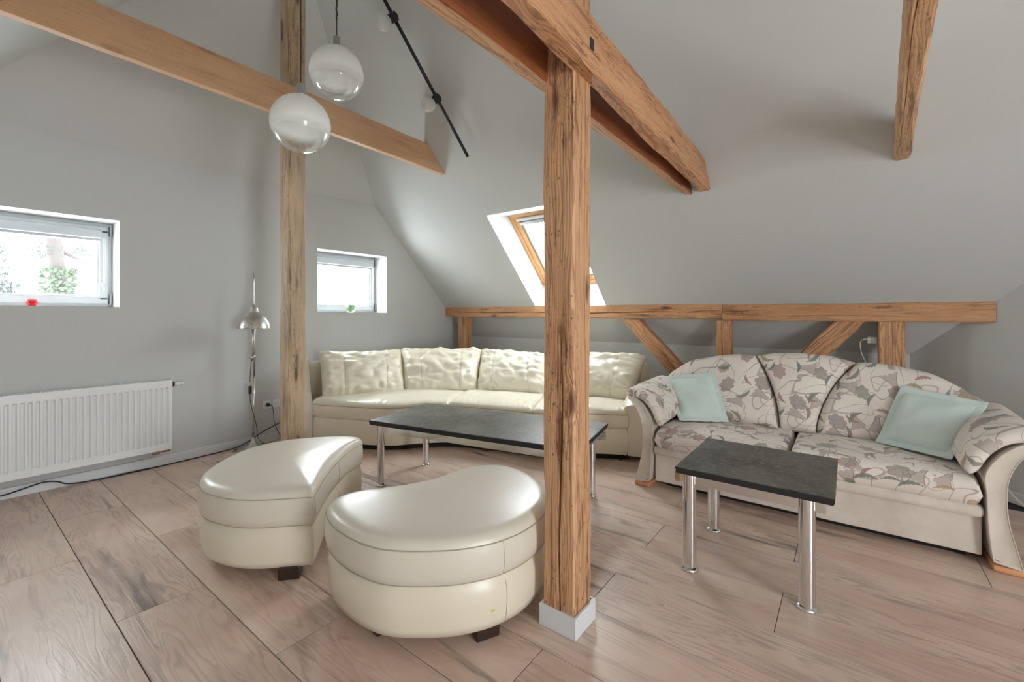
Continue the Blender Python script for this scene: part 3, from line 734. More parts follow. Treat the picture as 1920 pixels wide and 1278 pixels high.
# white boxed foot round the post: four boards
fx0, fx1, fy0, fy1 = 1.543, 1.716, .860, 1.034
m = join(box(fx0, fx1, fy0, fy0 + .012, 0, .088, .002), box(fx0, fx1, fy1 - .012, fy1, 0, .088, .002), box(fx0, fx0 + .012, fy0 + .012, fy1 - .012, 0, .088, .002), box(fx1 - .012, fx1, fy0 + .012, fy1 - .012, 0, .088, .002))
ft_ = link('boxed_foot', m[0], m[1], M['trim'], None, tuple(post2.matrix_world.translation)); ft_.parent = post2
ft_.matrix_parent_inverse = Matrix.Identity(4); ft_.matrix_local = post2.matrix_world.inverted() @ Matrix.Translation(post2.matrix_world.translation)
ft_['label'] = 'white painted boxed foot'

beam('collar_beam', 'smooth planed pine plank crossing the room at upper left in front of the grey-brown post', (-.4, 3.383, 2.945), (3.9, 3.383, 2.866), .055, .245, M['collar'], clips=(C1, C2), jit=.0008, cham=.003, seed=8)
bnear = beam('collar_beam', 'pale knotty beam in front of the thick pine post, nearer of the clamping pair', (-.8, .772, 2.375), (4.2, .925, 2.375), .085, .205, M['beam'], clips=(C1, C2), cracks=((0, .0, 2.4, 4.4, .003, .01),), jit=.006, cham=.009, seed=11)
def on_beam(b, name, m, mat):
    Mi = b.matrix_world.inverted(); o = link(name, [Mi @ V(p_) for p_ in m[0]], m[1], mat); o.parent = b
    return o
hx, hz, hy = 1.570, 2.360, .8015
on_beam(bnear, 'peg_hole', box(hx - .017, hx + .017, hy - .002, hy + .02, hz - .022, hz + .022, .003), M['gap'])
bmr = beam('collar_beam', 'red-brown beam behind the thick pine post, farther of the clamping pair', (-.8, 1.037, 2.365), (4.2, 1.037, 2.365), .072, .19, M['beamdark'], clips=(C1, C2), jit=.005, cham=.008, seed=13)
bmr.data.materials.append(M['pale'])          # sanded pale underside, unsanded red-brown side
for q_ in bmr.data.polygons:
    if q_.normal.z < -.75: q_.material_index = 1
beam('collar_beam', 'short worm-eaten pale beam end coming out of the slope at upper right', (-.4, -.085, 2.37), (4.2, -.288, 2.365), .076, .185, M['pale'], clips=(C1, C2), cracks=((0, .015, 1, 3.9, .004, .01),), jit=.004, cham=.012, seed=17)

for nm, lb, ya, yb, z0, z1, crk, sd in (
        ('purlin_beam', 'long pale horizontal wall beam with a dark crack above the cream sofa', 4.715, .965, 1.252, 1.402, ((3, .010, .02, 3.7, .015, .03), (3, -.02, 2.6, 3.3, .004, .015)), 21),
        ('purlin_beam', 'orange-brown horizontal wall beam above the floral sofa, ending at the right wall', .960, -.835, 1.237, 1.387, ((3, .03, .3, 1.4, .003, .01),), 23)):
    beam(nm, lb, (4.637, ya, (z0 + z1) / 2), (4.637, yb, (z0 + z1) / 2), .13, z1 - z0, M['beam'], clips=(C1, (V((KX, dg(KX), 0)) - V((.004, -.004, 0)) * 1.0, (1, -1, 0))), cracks=crk, jit=.003, seed=sd)
beam('purlin_post', 'short dark-knotted post under the left end of the long wall beam, behind the cream sofa', (4.65, 4.40, 0), (4.65, 4.40, 1.250), .14, .14, M['beam'], up=(1, 0, 0), seed=31, jit=.002, cat='post')
beam('purlin_post', 'cracked short post under the joint of the two wall beams, behind the floral sofa back', (4.645, .955, 0), (4.645, .955, 1.236), .13, .13, M['beam'], up=(1, 0, 0), cracks=((0, -.012, .1, 1.4, .009, .03),), seed=33, jit=.002, cat='post')
beam('purlin_post', 'broad short post under the right wall beam with a white plug beside it', (4.65, -.27, 0), (4.65, -.27, 1.236), .16, .14, M['beam'], up=(1, 0, 0), cracks=((0, .0, .6, 1.3, .004, .012),), seed=35, jit=.002, cat='post')
CT = ((0, 0, 1.235), (0, 0, 1)); CF = ((0, 0, .002), (0, 0, -1))
beam('brace', 'diagonal brace leaning down to the right between the cream and floral sofas', (4.64, 2.06, 1.42), (4.64, .99, .30), .11, .145, M['beam'], clips=(CT, CF, ((0, 1.024, 0), (0, -1, 0))), cracks=((3, .01, .4, 1.4, .004, .012),), up=(0, -1, 1), seed=37, jit=.003, cat='brace')
beam('brace', 'diagonal brace leaning down to the left behind the middle of the floral sofa', (4.64, -.24, 1.50), (4.64, .90, .19), .11, .16, M['beam'], clips=(CT, CF, ((0, .886, 0), (0, 1, 0))), cracks=((1, .02, .3, 1.4, .005, .015),), up=(0, 1, 1), seed=39, jit=.003, cat='brace')

# ------------------------------------------------------------------ cream leather ottomans
def ottoman(label, pts, cen, feet, seams):
    T = Thing('ottoman', label, 'ottoman', (cen[0], cen[1], 0))
    P = resample(crom([(a, b, 0) for a, b in pts], 6, True), 128, True)
    if area2(P) < 0: P = P[::-1]
    O = [(p.x, p.y) for p in P]
    low_ = [(.045, .052), (.020, .060), (.012, .09), (.006, .15), (.008, .20), (.018, .235), (.026, .252), (.030, .258)]
    T.part('base', ring_loft(O, low_, cen, radial=True), M['leather'], True)
    up_ = [(.030, .254), (.016, .258), (.004, .270), (-.003, .30), (-.004, .34), (.0, .375), (.003, .396), (.0045, .402), (.006, .408), (.014, .424), (.028, .436), (.05, .443)]
    up_ += [('s', k, .443 + .016 * (1 - k ** 2)) for k in (.93, .85, .72, .58, .44, .3, .16, .05)]
    T.part('seat_cushion', ring_loft(O, up_, cen, radial=True), M['leather2'], True)
    loop = [V((a, b, .400)) for a, b in offset2(O, .0015)]
    T.part('seam', tube(loop, .0022, 6, True), M['seam'])
    loop = [V((a, b, .263)) for a, b in offset2(O, .0085)]
    T.part('seam', tube(loop, .0018, 6, True), M['seam'])
    for sp in seams:
        i = min(range(len(O)), key=lambda k: (O[k][0] - sp[0]) ** 2 + (O[k][1] - sp[1]) ** 2)
        t = V((O[(i + 1) % 128][0] - O[i - 1][0], O[(i + 1) % 128][1] - O[i - 1][1])).normalized(); nin = V((-t.y, t.x))
        p = V(O[i])
        def at(ins, z, sh=0): q_ = p + nin * ins + t * sh; return (q_.x, q_.y, z)
        T.part('seam', tube(crom([at(-.001 + .0045, .402), at(.0005, .375), at(-.0035, .34), at(-.0025, .30), at(.0045, .27)], 4), .0016, 6), M['seam'])
        T.part('seam', tube(crom([at(.022, .24, .02), at(.0085, .20, .02), at(.0065, .15, .02), at(.0125, .09, .02), at(.022, .06, .02)], 4), .0016, 6), M['seam'])
    for (x, y, a) in feet:
        m = xf(box(-.05, .05, -.035, .035, 0, .062, .006), Matrix.Translation((x, y, 0)) @ Matrix.Rotation(a, 4, 'Z'))
        T.part('foot', m, M['darkfoot'])
    return T, O
o1 = [(1.142, 2.096), (1.308, 2.285), (1.47, 2.445), (1.659, 2.60), (1.80, 2.675), (1.825, 2.74), (1.79, 2.83), (1.70, 2.93), (1.60, 3.01), (1.49, 3.075), (1.38, 3.10), (1.25, 3.09), (1.12, 3.03), (.96, 2.90), (.86, 2.76), (.828, 2.61), (.843, 2.488), (.885, 2.361), (.96, 2.252), (1.047, 2.168), (1.12, 2.10)]
o2 = [(1.08, 1.886), (1.03, 1.76), (1.012, 1.61), (1.023, 1.468), (1.06, 1.371), (1.13, 1.273), (1.211, 1.185), (1.314, 1.115), (1.40, 1.083), (1.50, 1.066), (1.63, 1.077), (1.76, 1.12), (1.88, 1.22), (1.96, 1.34), (2.0, 1.48), (1.985, 1.60), (1.90, 1.69), (1.79, 1.725), (1.66, 1.742), (1.553, 1.768), (1.436, 1.815), (1.332, 1.865), (1.234, 1.925), (1.15, 1.935)]
ottoman('cream leather kidney-shaped ottoman farther left, in front of the grey-brown post', o1, (1.28, 2.62), [(1.075, 2.20, -.7), (.99, 2.72, 1.2), (1.40, 2.96, .1), (1.68, 2.72, .8)], [(1.142, 2.096), (1.50, 2.47)])
t2, O2 = ottoman('cream leather half-round ottoman nearest the camera, touching the boxed foot of the thick post', o2, (1.48, 1.50), [(1.36, 1.175, -.45), (1.12, 1.55, 1.5), (1.80, 1.30, .8), (1.40, 1.75, -.3)], [(1.367, 1.093)])
# small yellow-green smear on its side
i = min(range(len(O2)), key=lambda k: (O2[k][0] - 1.335) ** 2 + (O2[k][1] - 1.108) ** 2)
p = V((*O2[i], 0)); t = V((O2[(i + 1) % 128][0] - O2[i - 1][0], O2[(i + 1) % 128][1] - O2[i - 1][1], 0)).normalized(); nn = V((t.y, -t.x, 0))
vs = []
for k in range(12):
    a = k / 12 * 2 * math.pi; r = (.010 + .004 * math.sin(3 * a + 1)) * (1.0 if k % 3 else .6)
    vs.append(p + nn * (-.0080 + .002) + t * (r * math.cos(a)) + V((0, 0, .132 + r * .55 * math.sin(a) + .25 * r * math.cos(a))))
vs2 = [q_ - nn * .002 for q_ in vs]
t2.part('paint_smear', (vs + vs2, [tuple(range(12)), tuple(range(23, 11, -1))] + [(k, (k + 1) % 12, 12 + (k + 1) % 12, 12 + k) for k in range(12)]), M['smear'], label='yellow-green smear')

# ------------------------------------------------------------------ slate tables on chrome legs
def table(label, cx, cy, ang, sx, sy, top, thick, legs, lr, cat='table'):
    T = Thing('slate_table', label, cat, (cx, cy, 0))
    R = Matrix.Translation((cx, cy, 0)) @ Matrix.Rotation(ang, 4, 'Z')
    # slab with uneven split edge
    us = [-.5 + i / 24 for i in range(25)]
    out = [(u * sx, -sy / 2) for u in us] + [(sx / 2, u * sy) for u in us[1:]] + [(-u * sx, sy / 2) for u in us[1:]] + [(-sx / 2, -u * sy) for u in us[1:-1]]
    rings = []
    for z, ins in ((top - thick, .007), (top - thick * .66, .002), (top - thick * .3, .001), (top - .003, .0), (top, .003)):
        rings.append([(a * (1 - 2 * ins / sx) + mnoise.noise(V((a * 30, b * 30, z * 90))) * .0022, b * (1 - 2 * ins / sy) + mnoise.noise(V((a * 30 + 5, b * 30, z * 90))) * .0022, z) for a, b in out])
    N = len(out); v = sum(rings, []); f = [(i * N + k, i * N + (k + 1) % N, (i + 1) * N + (k + 1) % N, (i + 1) * N + k) for i in range(4) for k in range(N)]
    side = (v, f + [tuple(range(N))[::-1]])
    tp = T.part('table_top', xf((v, f + [tuple(range(N))[::-1], tuple(range(4 * N, 5 * N))]), R), M['slate'], False, autos=40)
    tp.data.materials.append(M['slateedge'])
    for q_ in tp.data.polygons:
        if abs(q_.normal.z) < .6 or q_.normal.z < 0: q_.material_index = 1
    zt = top - thick
    xs = sorted({round(a, 3) for a, b in legs}); ysl = sorted({round(b, 3) for a, b in legs})
    for yy in (ysl[0], ysl[-1]): T.part('rail', xf(box(xs[0] - .01, xs[-1] + .01, yy - .012, yy + .012, zt - .062, zt - .001, .003), R), M['alu'])
    for xx in (xs[0], xs[-1]): T.part('rail', xf(box(xx - .012, xx + .012, ysl[0] - .07, ysl[-1] + .07, zt - .060, zt - .002, .003), R), M['chrome'])
    for a, b in legs:
        lg = T.part('leg', xf(lathe([(lr, .008), (lr, zt - .004), (lr * .8, zt)], (a, b, 0), 32), R), M['chrome'], True)
        autosmooth(lg, 40)
        T.part('foot_flange', xf(lathe([(lr * 1.28, 0), (lr * 1.3, .006), (lr * 1.15, .011), (lr, .018)], (a, b, 0), 32), R), M['chrome'], True, parent=lg)
    return T
table('low dark slate side table on four thick chrome legs in front of the floral sofa', 2.598, .372, 0, .645, .655, .53, .034, [(-.255, .275), (.255, .275), (-.255, -.225), (.255, -.202)], .033)
# coffee table: long side nearly along the cream sofa
u_ = V((.985, .170)); c0 = V((1.998, 2.869)); c1 = V((2.689, 3.015)); c2 = V((2.993, 1.404))
ang = math.atan2((c1 - c0).y, (c1 - c0).x) * .5 + (math.atan2((c2 - c1).y, (c2 - c1).x) + math.pi / 2) * .5
mid = (c0 + c2) / 2
LXl, LYl = (c1 - c0).length, (c2 - c1).length
table('long dark slate coffee table on chrome legs in front of the cream corner sofa', mid.x, mid.y, ang, LXl, LYl, .50, .036, [(-.29, .76), (.23, .73), (-.29, -.76), (.23, -.73)], .027)

# ------------------------------------------------------------------ cream corner sofa
F = resample(crom([(2.262, 4.20, 0), (2.364, 3.926, 0), (2.47, 3.666, 0), (2.595, 3.444, 0), (2.72, 3.335, 0), (2.88, 3.215, 0), (3.01, 3.07, 0), (3.10, 2.87, 0), (3.195, 2.549, 0), (3.275, 2.22, 0), (3.40, 1.99, 0), (3.555, 1.80, 0), (3.70, 1.54, 0)], 8), 81)
Bk = resample(crom([(2.44, 4.64, 0), (2.9, 4.66, 0), (3.4, 4.60, 0), (3.9, 4.33, 0), (4.28, 3.8, 0), (4.44, 3.1, 0), (4.50, 2.4, 0), (4.54, 1.66, 0)], 8), 81)
def lerpc(P, s):
    x = min(max(s, 0), 1) * (len(P) - 1); i = min(int(x), len(P) - 2); return P[i].lerp(P[i + 1], x - i)
cs = Thing('corner_sofa', 'cream leather corner sofa with crumpled back cushions along the far corner', 'sofa', (3.3, 3.2, 0))
outl = [(p.x, p.y) for p in F] + [(p.x, p.y) for p in Bk[::-1]]
cs.part('base', ring_loft(outl, [(.03, .052), (.012, .058), (.004, .10), (.003, .2), (.008, .27), (.015, .287), (.022, .292)]), M['leather'], autos=50)
cs.part('gap_shade_block', ring_loft(outl, [(.07, 0), (.07, .06)]), M['gapshade'])  # black block in place of the shaded gap between the feet
cs.part('seat_frame', ring_loft(outl, [(.016, .288), (.003, .294), (-.004, .32), (-.005, .37), (.0, .402), (.006, .412), (.02, .416)]), M['leather'], autos=50)
cs.part('seam', tube([p + V((0, 0, .408)) for p in F], .0028, 6), M['seam'])
J = resample(crom([(2.36, 4.22, 0), (2.448, 4.12, 0), (2.67, 4.02, 0), (2.84, 3.98, 0), (3.10, 3.86, 0), (3.36, 3.56, 0), (3.58, 3.23, 0), (3.73, 2.85, 0), (3.80, 2.47, 0), (3.92, 2.08, 0), (4.07, 1.72, 0)], 8), 81)
def nearest(P, q_): return min(range(len(P)), key=lambda i: (P[i].x - q_[0]) ** 2 + (P[i].y - q_[1]) ** 2) / (len(P) - 1)
sf = [0, nearest(F, (3.03, 3.06)), nearest(F, (3.265, 2.25)), 1]; sj = [0, nearest(J, (3.52, 3.33)), nearest(J, (3.80, 2.47)), 1]
for i in range(3):
    def mid_(u, v, i=i):
        a_ = lerpc(F, sf[i] + (sf[i + 1] - sf[i]) * u); b_ = lerpc(J, sj[i] + (sj[i + 1] - sj[i]) * u)
        p_ = a_.lerp(b_, -.012 + v * 1.25); return (p_.x, p_.y, .425 + .012 * min(v * 3, 1))
    def wr_(u, v, i=i):
        e_ = math.exp(-v / .13)
        return .006 * e_ * math.sin(u * (120 if i == 0 else 90) + 5 * nse(u * 6, v * 3, i) + v * 14) * (.5 + nse(u * 13, v * 2, i + 5)) + .012 * nse(u * 4, v * 3, i * 3.3) + .004 * nse(u * 17, v * 9, i)
    m, _ = pillow(mid_, (0, 0, 1), .072, 110 if i == 0 else 80, 36, .04, .12, wr=wr_, crown=.018)
    cs.part('seat_cushion', m, M['leather3'], True)
# frame behind the cushions
inner = resample(crom([(2.50, 4.50, 0), (2.9, 4.52, 0), (3.35, 4.46, 0), (3.80, 4.22, 0), (4.15, 3.73, 0), (4.31, 3.05, 0), (4.37, 2.4, 0), (4.42, 1.70, 0)], 8), 81)
ob = [(p.x, p.y) for p in inner] + [(p.x, p.y) for p in Bk[::-1]]
cs.part('backrest_frame', ring_loft(ob, [(.0, .30), (-.002, .5), (.0, .74), (.012, .775), (.035, .79)]), M['leather'], autos=50)
# back cushions
JB = [(2.34, 4.13), (3.085, 3.81), (3.59, 3.22), (3.83, 2.46), (4.09, 1.68)]
TB = [(2.46, 4.42), (3.36, 4.22), (3.96, 3.47), (4.16, 2.71), (4.50, 1.63)]
TZ = [.925, .895, .895, .870, .885]
for i in range(4):
    A, B_, Cc, D_ = V((*JB[i], .445)), V((*JB[i + 1], .445)), V((*TB[i], TZ[i])), V((*TB[i + 1], TZ[i + 1]))
    A2, B2 = A.lerp(B_, -.012), B_.lerp(A, -.012); C2_, D2 = Cc.lerp(D_, -.012), D_.lerp(Cc, -.012 if i < 3 else .03)
    nrm_ = (B2 - A2).cross(C2_ - A2).normalized()
    if nrm_.dot(V((-1, -1, 0))) < 0: nrm_ = -nrm_
    bow = [.05, .05, .03, .02][i]
    sag = [-.025, -.012, -.012, .008][i]
    def mid_(u, v, A2=A2, B2=B2, C2_=C2_, D2=D2, bow=bow, sag=sag, nrm_=nrm_, i=i):
        p_ = A2.lerp(B2, u).lerp(C2_.lerp(D2, u), v)
        k = 4 * u * (1 - u)
        pinch = (2 * u - 1) ** 5 * .012 * math.sin(math.pi * v)
        return p_ - nrm_ * (.02 + .09 * (v - .5) ** 2) + V((0, 0, sag * k * v + .006 * nse(u * 9, i, 2) * v)) + (B2 - A2).normalized() * -pinch
    def wr_(u, v, i=i):
        eu = min(u, 1 - u); ev = min(v, 1 - v)
        w_ = .016 * math.exp(-eu / .14) * math.sin((v * 26 + (u - .5) * 9 * (1 if u < .5 else -1)) + 4 * nse(u * 3, v * 5, i))
        w_ += .011 * math.exp(-ev / .12) * math.sin(u * 40 + 5 * nse(u * 4, v * 3, i + 9))
        w_ += .026 * nse(u * 3.2, v * 2.2, i * 5 + 1) + .040 * abs(nse(u * 5 + v * 3, v * 6 - u * 2, i * 3 + 2)) + .010 * nse(u * 11, v * 8, i)
        for su in (.25, .75): w_ -= .006 * math.exp(-((u - su) / .018) ** 2)
        return w_
    m, ptf = pillow(mid_, nrm_, .19, 96, 60, .12, .17, wr=wr_, crown=.055, power=.55)
    bc = cs.part('back_cushion', m, M['leather3'], True)
    for su in (.25, .75):
        cs.part('seam', tube([ptf(su + .012 * math.sin(v * 3.1), v, 1) + nrm_ * -.0005 for v in [.06 + .88 * k / 24 for k in range(25)]], .0018, 6), M['seam'], parent=bc)
# rolled arm at the right end
ax0, ax1 = V((3.735, 1.495, 0)), V((4.45, 1.66, 0)); ad = (ax1 - ax0).normalized(); an = V((ad.y, -ad.x, 0))
v = []; f = []; uvv = []
prof = [(.085, .05), (.088, .2), (.086, .36), (.085, .44), (.10, .50), (.10, .56), (.065, .60), (.0, .615), (-.06, .60), (-.105, .555), (-.118, .50), (-.10, .45), (-.075, .43), (-.07, .40), (-.075, .2), (-.07, .05)]
profc = [(p.x, p.y) for p in crom([(a, b, 0) for a, b in prof], 4)]
NS = 16
for i in range(NS + 1):
    s = i / NS; dz = -.10 * (1 - s) ** 3 if s < 1 else 0; en = min(1, .80 + .20 * math.sqrt(max(0, min(1, s / .1)) if s < .1 else 1))
    for a_, b_ in profc:
        z = b_ + (dz * max(0, (b_ - .40) / .2) if b_ > .40 else 0); v.append(ax0 + ad * (s * .73 - .01) + an * (a_ * en) + V((0, 0, z if b_ < .40 else .40 + (z - .40) * (.6 + .4 * en))))
N = len(profc)
for i in range(NS):
    for k in range(N): f.append((i * N + k, i * N + (k + 1) % N, (i + 1) * N + (k + 1) % N, (i + 1) * N + k))
f += [tuple(range(N))[::-1], tuple(range(NS * N, (NS + 1) * N))]
cs.part('armrest', (v, f), M['leather'], autos=50)
# sloping end wing on the left
w0, w1 = V((2.262, 4.19, 0)), V((2.435, 4.63, 0)); wd = (w1 - w0).normalized(); wo = V((-wd.y, wd.x, 0))
pr = [(0, .055), (-.004, .30), (-.004, .405), (.03, .44), (.12, .54), (.25, .68), (.34, .775), (.40, .80), (.47, .80), (.475, .055)]
pr = [(p.x, p.y) for p in crom([(a, b, 0) for a, b in pr], 3)]
v = []
for k, (off, ins) in enumerate(((0, .012), (.012, 0), (.055, 0), (.068, .014))):
    cx_ = sum(a for a, b in pr) / len(pr); cz_ = sum(b for a, b in pr) / len(pr)
    for a, b in pr:
        d = V((a - cx_, b - cz_)); d = d * (1 - ins / max(d.length, .01)); v.append(w0 + wd * (cx_ + d.x) + wo * off + V((0, 0, cz_ + d.y)))
N = len(pr); f = [(i * N + k, i * N + (k + 1) % N, (i + 1) * N + (k + 1) % N, (i + 1) * N + k) for i in range(3) for k in range(N)] + [tuple(range(N))[::-1], tuple(range(3 * N, 4 * N))]
cs.part('side_wing', (v, f), M['leather2'], autos=40)
for (x, y) in ((2.40, 4.15), (3.20, 2.75), (3.78, 1.60), (4.30, 1.8), (4.1, 4.0), (2.6, 4.5)):
    cs.part('foot', box(x - .03, x + .03, y - .03, y + .03, 0, .06, .004), M['darkfoot'])

# ------------------------------------------------------------------ floral sofa
fs = Thing('floral_sofa', 'three-seat sofa in faded floral fabric with beige scrolled arms under the right wall beam', 'sofa', (3.7, .304, 0))
YC = .304
def mir(y, s): return y if s > 0 else 2 * YC - y
fs.part('base', box(3.30, 4.05, -.55, 1.16, .045, .300, .008), M['suede'])
m = box(3.262, 3.40, -.556, 1.166, .245, .312, .024); fs.part('front_roll', m, M['suede'], autos=60)
fs.part('gap_shade_block', box(3.38, 4.0, -.5, 1.1, 0, .05), M['gapshade'])  # black block painted as the shade below the front panel
for k, (a_, b_) in enumerate(((YC + .004, 1.150), (-.545, YC - .004))):
    def mid_(u, v, a_=a_, b_=b_): return (3.245 + .72 * v, a_ + (b_ - a_) * u, .385 - .018 * (1 - min(v * 6, 1)))
    def wr_(u, v, k=k): return .006 * nse(u * 4, v * 4, k * 7) + .002 * nse(u * 18, v * 9, k)
    m, _ = pillow(mid_, (0, 0, 1), .145, 40, 34, .045, .075, W=.85, H=.75, wr=wr_, crown=.012, uvo=(k * .9, 0))
    # UV: carry the pattern down the front edge
    cu = fs.part('seat_cushion', m, M['floral'], True)
    ul = cu.data.uv_layers[0].data
    for lp in cu.data.loops:
        co = cu.data.vertices[lp.vertex_index].co + V((3.7, .304, 0)); ul[lp.index].uv = (co.y + 3, (co.x - 3.245) + (co.z - .45 if co.x < 3.32 else 0) + (0 if co.x < 3.32 else .02))
zt_pts = [(-.80, .665), (-.77, .70), (-.732, .738), (-.616, .822), (-.42, .905), (-.25, .942), (-.14, .953), (-.035, .950), (.098, .987), (.30, .998), (.45, .990), (.58, .962), (.70, .968), (.858, .947), (1.07, .897), (1.23, .816), (1.30, .745), (1.37, .70), (1.40, .665)]
def ztop(y):
    for (a_, za), (b_, zb) in zip(zt_pts[:-1], zt_pts[1:]):
        if y <= b_: return za + (zb - za) * max(0, (y - a_) / (b_ - a_))
    return zt_pts[-1][1]
sl = lambda v: .405 + .185 * v ** 1.8           # seam between left and middle cushion (y)
sr = lambda v: .185 - .235 * v ** 1.8
bl_ = lambda v: 1.17 + .20 * min(1, v * 1.6) if v < .45 else 1.37 - .30 * max(0, (v - .62) / .38) ** 2.2
br_ = lambda v: 2 * YC - bl_(v)
def bmid(y, v):
    z = .44 + v * (ztop(y) - .44); return V((3.80 + .17 * v + .03 * v * v, y, z))
nb = V((-1, 0, .35)).normalized()
for k, (ya, yb) in enumerate(((sl, bl_), (sr, sl), (br_, sr))):
    def mid_(u, v, ya=ya, yb=yb): 
        y = ya(v) + (yb(v) - ya(v)) * u; return bmid(y, v)
    def wr_(u, v, k=k): return .006 * nse(u * 3, v * 3, k * 5 + 2)
    m, _ = pillow(mid_, nb, .17, 44, 44, .10, .12, W=.7, H=.55, wr=wr_, crown=.035, uvo=(k * 1.3 + .4, 2.0))
    o = fs.part('back_cushion', m, M['floral'], True)
    ul = o.data.uv_layers[0].data
    for lp in o.data.loops:
        co = o.data.vertices[lp.vertex_index].co; ul[lp.index].uv = (co.y + k * .23 + 6, co.z * 1.05 + 2 + .11 * k)
# back shell
sh_ = resample([V((y, z - .03, 0)) for y, z in [(-.70, .5)] + zt_pts[1:-1] + [(1.31, .5)]], 60)
v = []; 
for x in (3.99, 4.10):
    v += [(x, p.x, p.y) for p in sh_] + [(x, 1.16, .06), (x, -.55, .06)]
N = 62; f = [tuple(range(N)), tuple(range(2 * N - 1, N - 1, -1))] + [(k, (k + 1) % N, N + (k + 1) % N, N + k) for k in range(N)]
fs.part('back_shell', (v, f), M['suede'], autos=50)
# scrolled arms: front profile swept back, with rounded front edge
outp = [(1.262, .045), (1.290, .05), (1.270, .14), (1.246, .25), (1.238, .36), (1.243, .46), (1.272, .552), (1.320, .62), (1.360, .652)]
inp = [(1.338, .672), (1.290, .655), (1.235, .61), (1.185, .54), (1.160, .47), (1.166, .38), (1.170, .25), (1.180, .12), (1.190, .045)]
outp[0] = (1.293, .030); outp[1] = (1.288, .06)
ap = [(p.x, p.y) for p in crom([(a, b, 0) for a, b in outp], 4)] + [(p.x, p.y) for p in crom([(a, b, 0) for a, b in inp], 4)]
for s in (1, -1):
    cxa = sum(a for a, b in ap) / len(ap); cza = sum(b for a, b in ap) / len(ap)
    v = []; N = len(ap)
    st = [(3.256, .011), (3.251, .005), (3.251, .002), (3.258, .0), (3.5, 0), (3.8, 0), (4.10, 0)]
    area_ = area2([V((a, b)) for a, b in ap]); A_ = ap if area_ > 0 else ap[::-1]
    for x, ins in st:
        rg = offset2([V((a, b)) for a, b in A_], ins) if ins else A_
        v += [(x, mir(a, s), b) for a, b in rg]
    f = [(i * N + k, i * N + (k + 1) % N, (i + 1) * N + (k + 1) % N, (i + 1) * N + k) for i in range(len(st) - 1) for k in range(N)] + [(k + b_, k + 1 + b_, N - 2 - k + b_, N - 1 - k + b_) for b_ in (0, (len(st) - 1) * N) for k in range(N // 2 - 1)]
    arm = fs.part('armrest', (v, f), M['suede'], autos=60)
    pip = [(3.2505, mir(a, s), b) for a, b in offset2([V((a, b)) for a, b in A_], .002)]
    fs.part('piping', tube(pip, .0022, 6, True), M['suede'], parent=arm)
    # padded floral cover over the arm
    cl_ = resample(crom([(1.100, .475, 0), (1.133, .565, 0), (1.180, .635, 0), (1.240, .680, 0), (1.305, .697, 0), (1.372, .682, 0)], 6), 30)
    def mid_(u, v, s=s, cl_=cl_):
        p_ = lerpc(cl_, v); return (3.228 + .74 * u, mir(p_.x, s), p_.y + .02 * u)
    def nr_(u, v, s=s, cl_=cl_):
        t_ = lerpc(cl_, min(v + .05, 1)) - lerpc(cl_, max(v - .05, 0)); return V((0, s * -t_.y, t_.x)).normalized()
    def wr_(u, v, s=s): return .005 * nse(u * 5, v * 4, s * 3) + .004 * math.exp(-u / .1) * math.sin(v * 30)
    m, _ = pillow(mid_, nr_, .080, 36, 30, .10, .16, W=.8, H=.36, wr=wr_, crown=.012, uvo=(3 + s, 5))
    fs.part('arm_pad', m, M['floral'], True)
    fs.part('foot', join(box(3.245, 3.60, min(mir(1.186, s), mir(1.300, s)), max(mir(1.186, s), mir(1.300, s)), 0, .032, .010)), M['peach'], autos=50)

# ------------------------------------------------------------------ mint cushions
def mint(label, A, B_, Cc, D_, loc, seed):
    """corners: A bottom left, B bottom right, C top left, D top right (seen from the room)"""
    T = Thing('throw_cushion', label, 'cushion', loc, 'mint cushions on the floral sofa')
    A, B_, Cc, D_ = map(V, (A, B_, Cc, D_)); nn_ = (B_ - A).cross(Cc - A).normalized()
    if nn_.dot(V((-1, 0, 0))) < 0: nn_ = -nn_
    def quad(u, v): return A.lerp(B_, u).lerp(Cc.lerp(D_, u), v)
    def midf(u, v): 
        wv = .004 * math.sin(u * 30 + seed) * math.exp(-v / .05) + .004 * math.sin(v * 24 + seed) * math.exp(-(1 - u) / .05)
        return quad(u, v) + nn_ * (wv + .012 * nse(u * 2, v * 2, seed))
    m, _ = pillow(midf, nn_, .006, 50, 50, .01, .01, W=.45, H=.45)
    T.part('flange', m, M['mint'], True)
    def midb(u, v): return midf(.085 + .83 * u, .085 + .83 * v)
    def wr_(u, v): 
        d = (u * .8 + v * .6) if seed == 1 else (u * .5 - v * .9)
        return .008 * math.sin(d * 13 + 2 * nse(u * 3, v * 3, seed)) * math.sin(math.pi * u) * math.sin(math.pi * v) + .010 * nse(u * 3, v * 3, seed + 4)
    m, _ = pillow(midb, nn_, .085, 44, 44, .22, .22, W=.4, H=.4, wr=wr_, crown=.02, power=.7)
    T.part('body', m, M['mint'], True)
    return T
mint('small mint green cushion leaning on the left arm of the floral sofa', (3.49, 1.042, .478), (3.66, .722, .478), (3.795, 1.255, .765), (3.80, .858, .832), (3.62, .95, .478), 1)
mint('larger-looking mint green cushion leaning on the right arm of the floral sofa', (3.665, -.135, .480), (3.475, -.462, .478), (3.80, -.270, .835), (3.63, -.632, .795), (3.62, -.38, .478), 2)

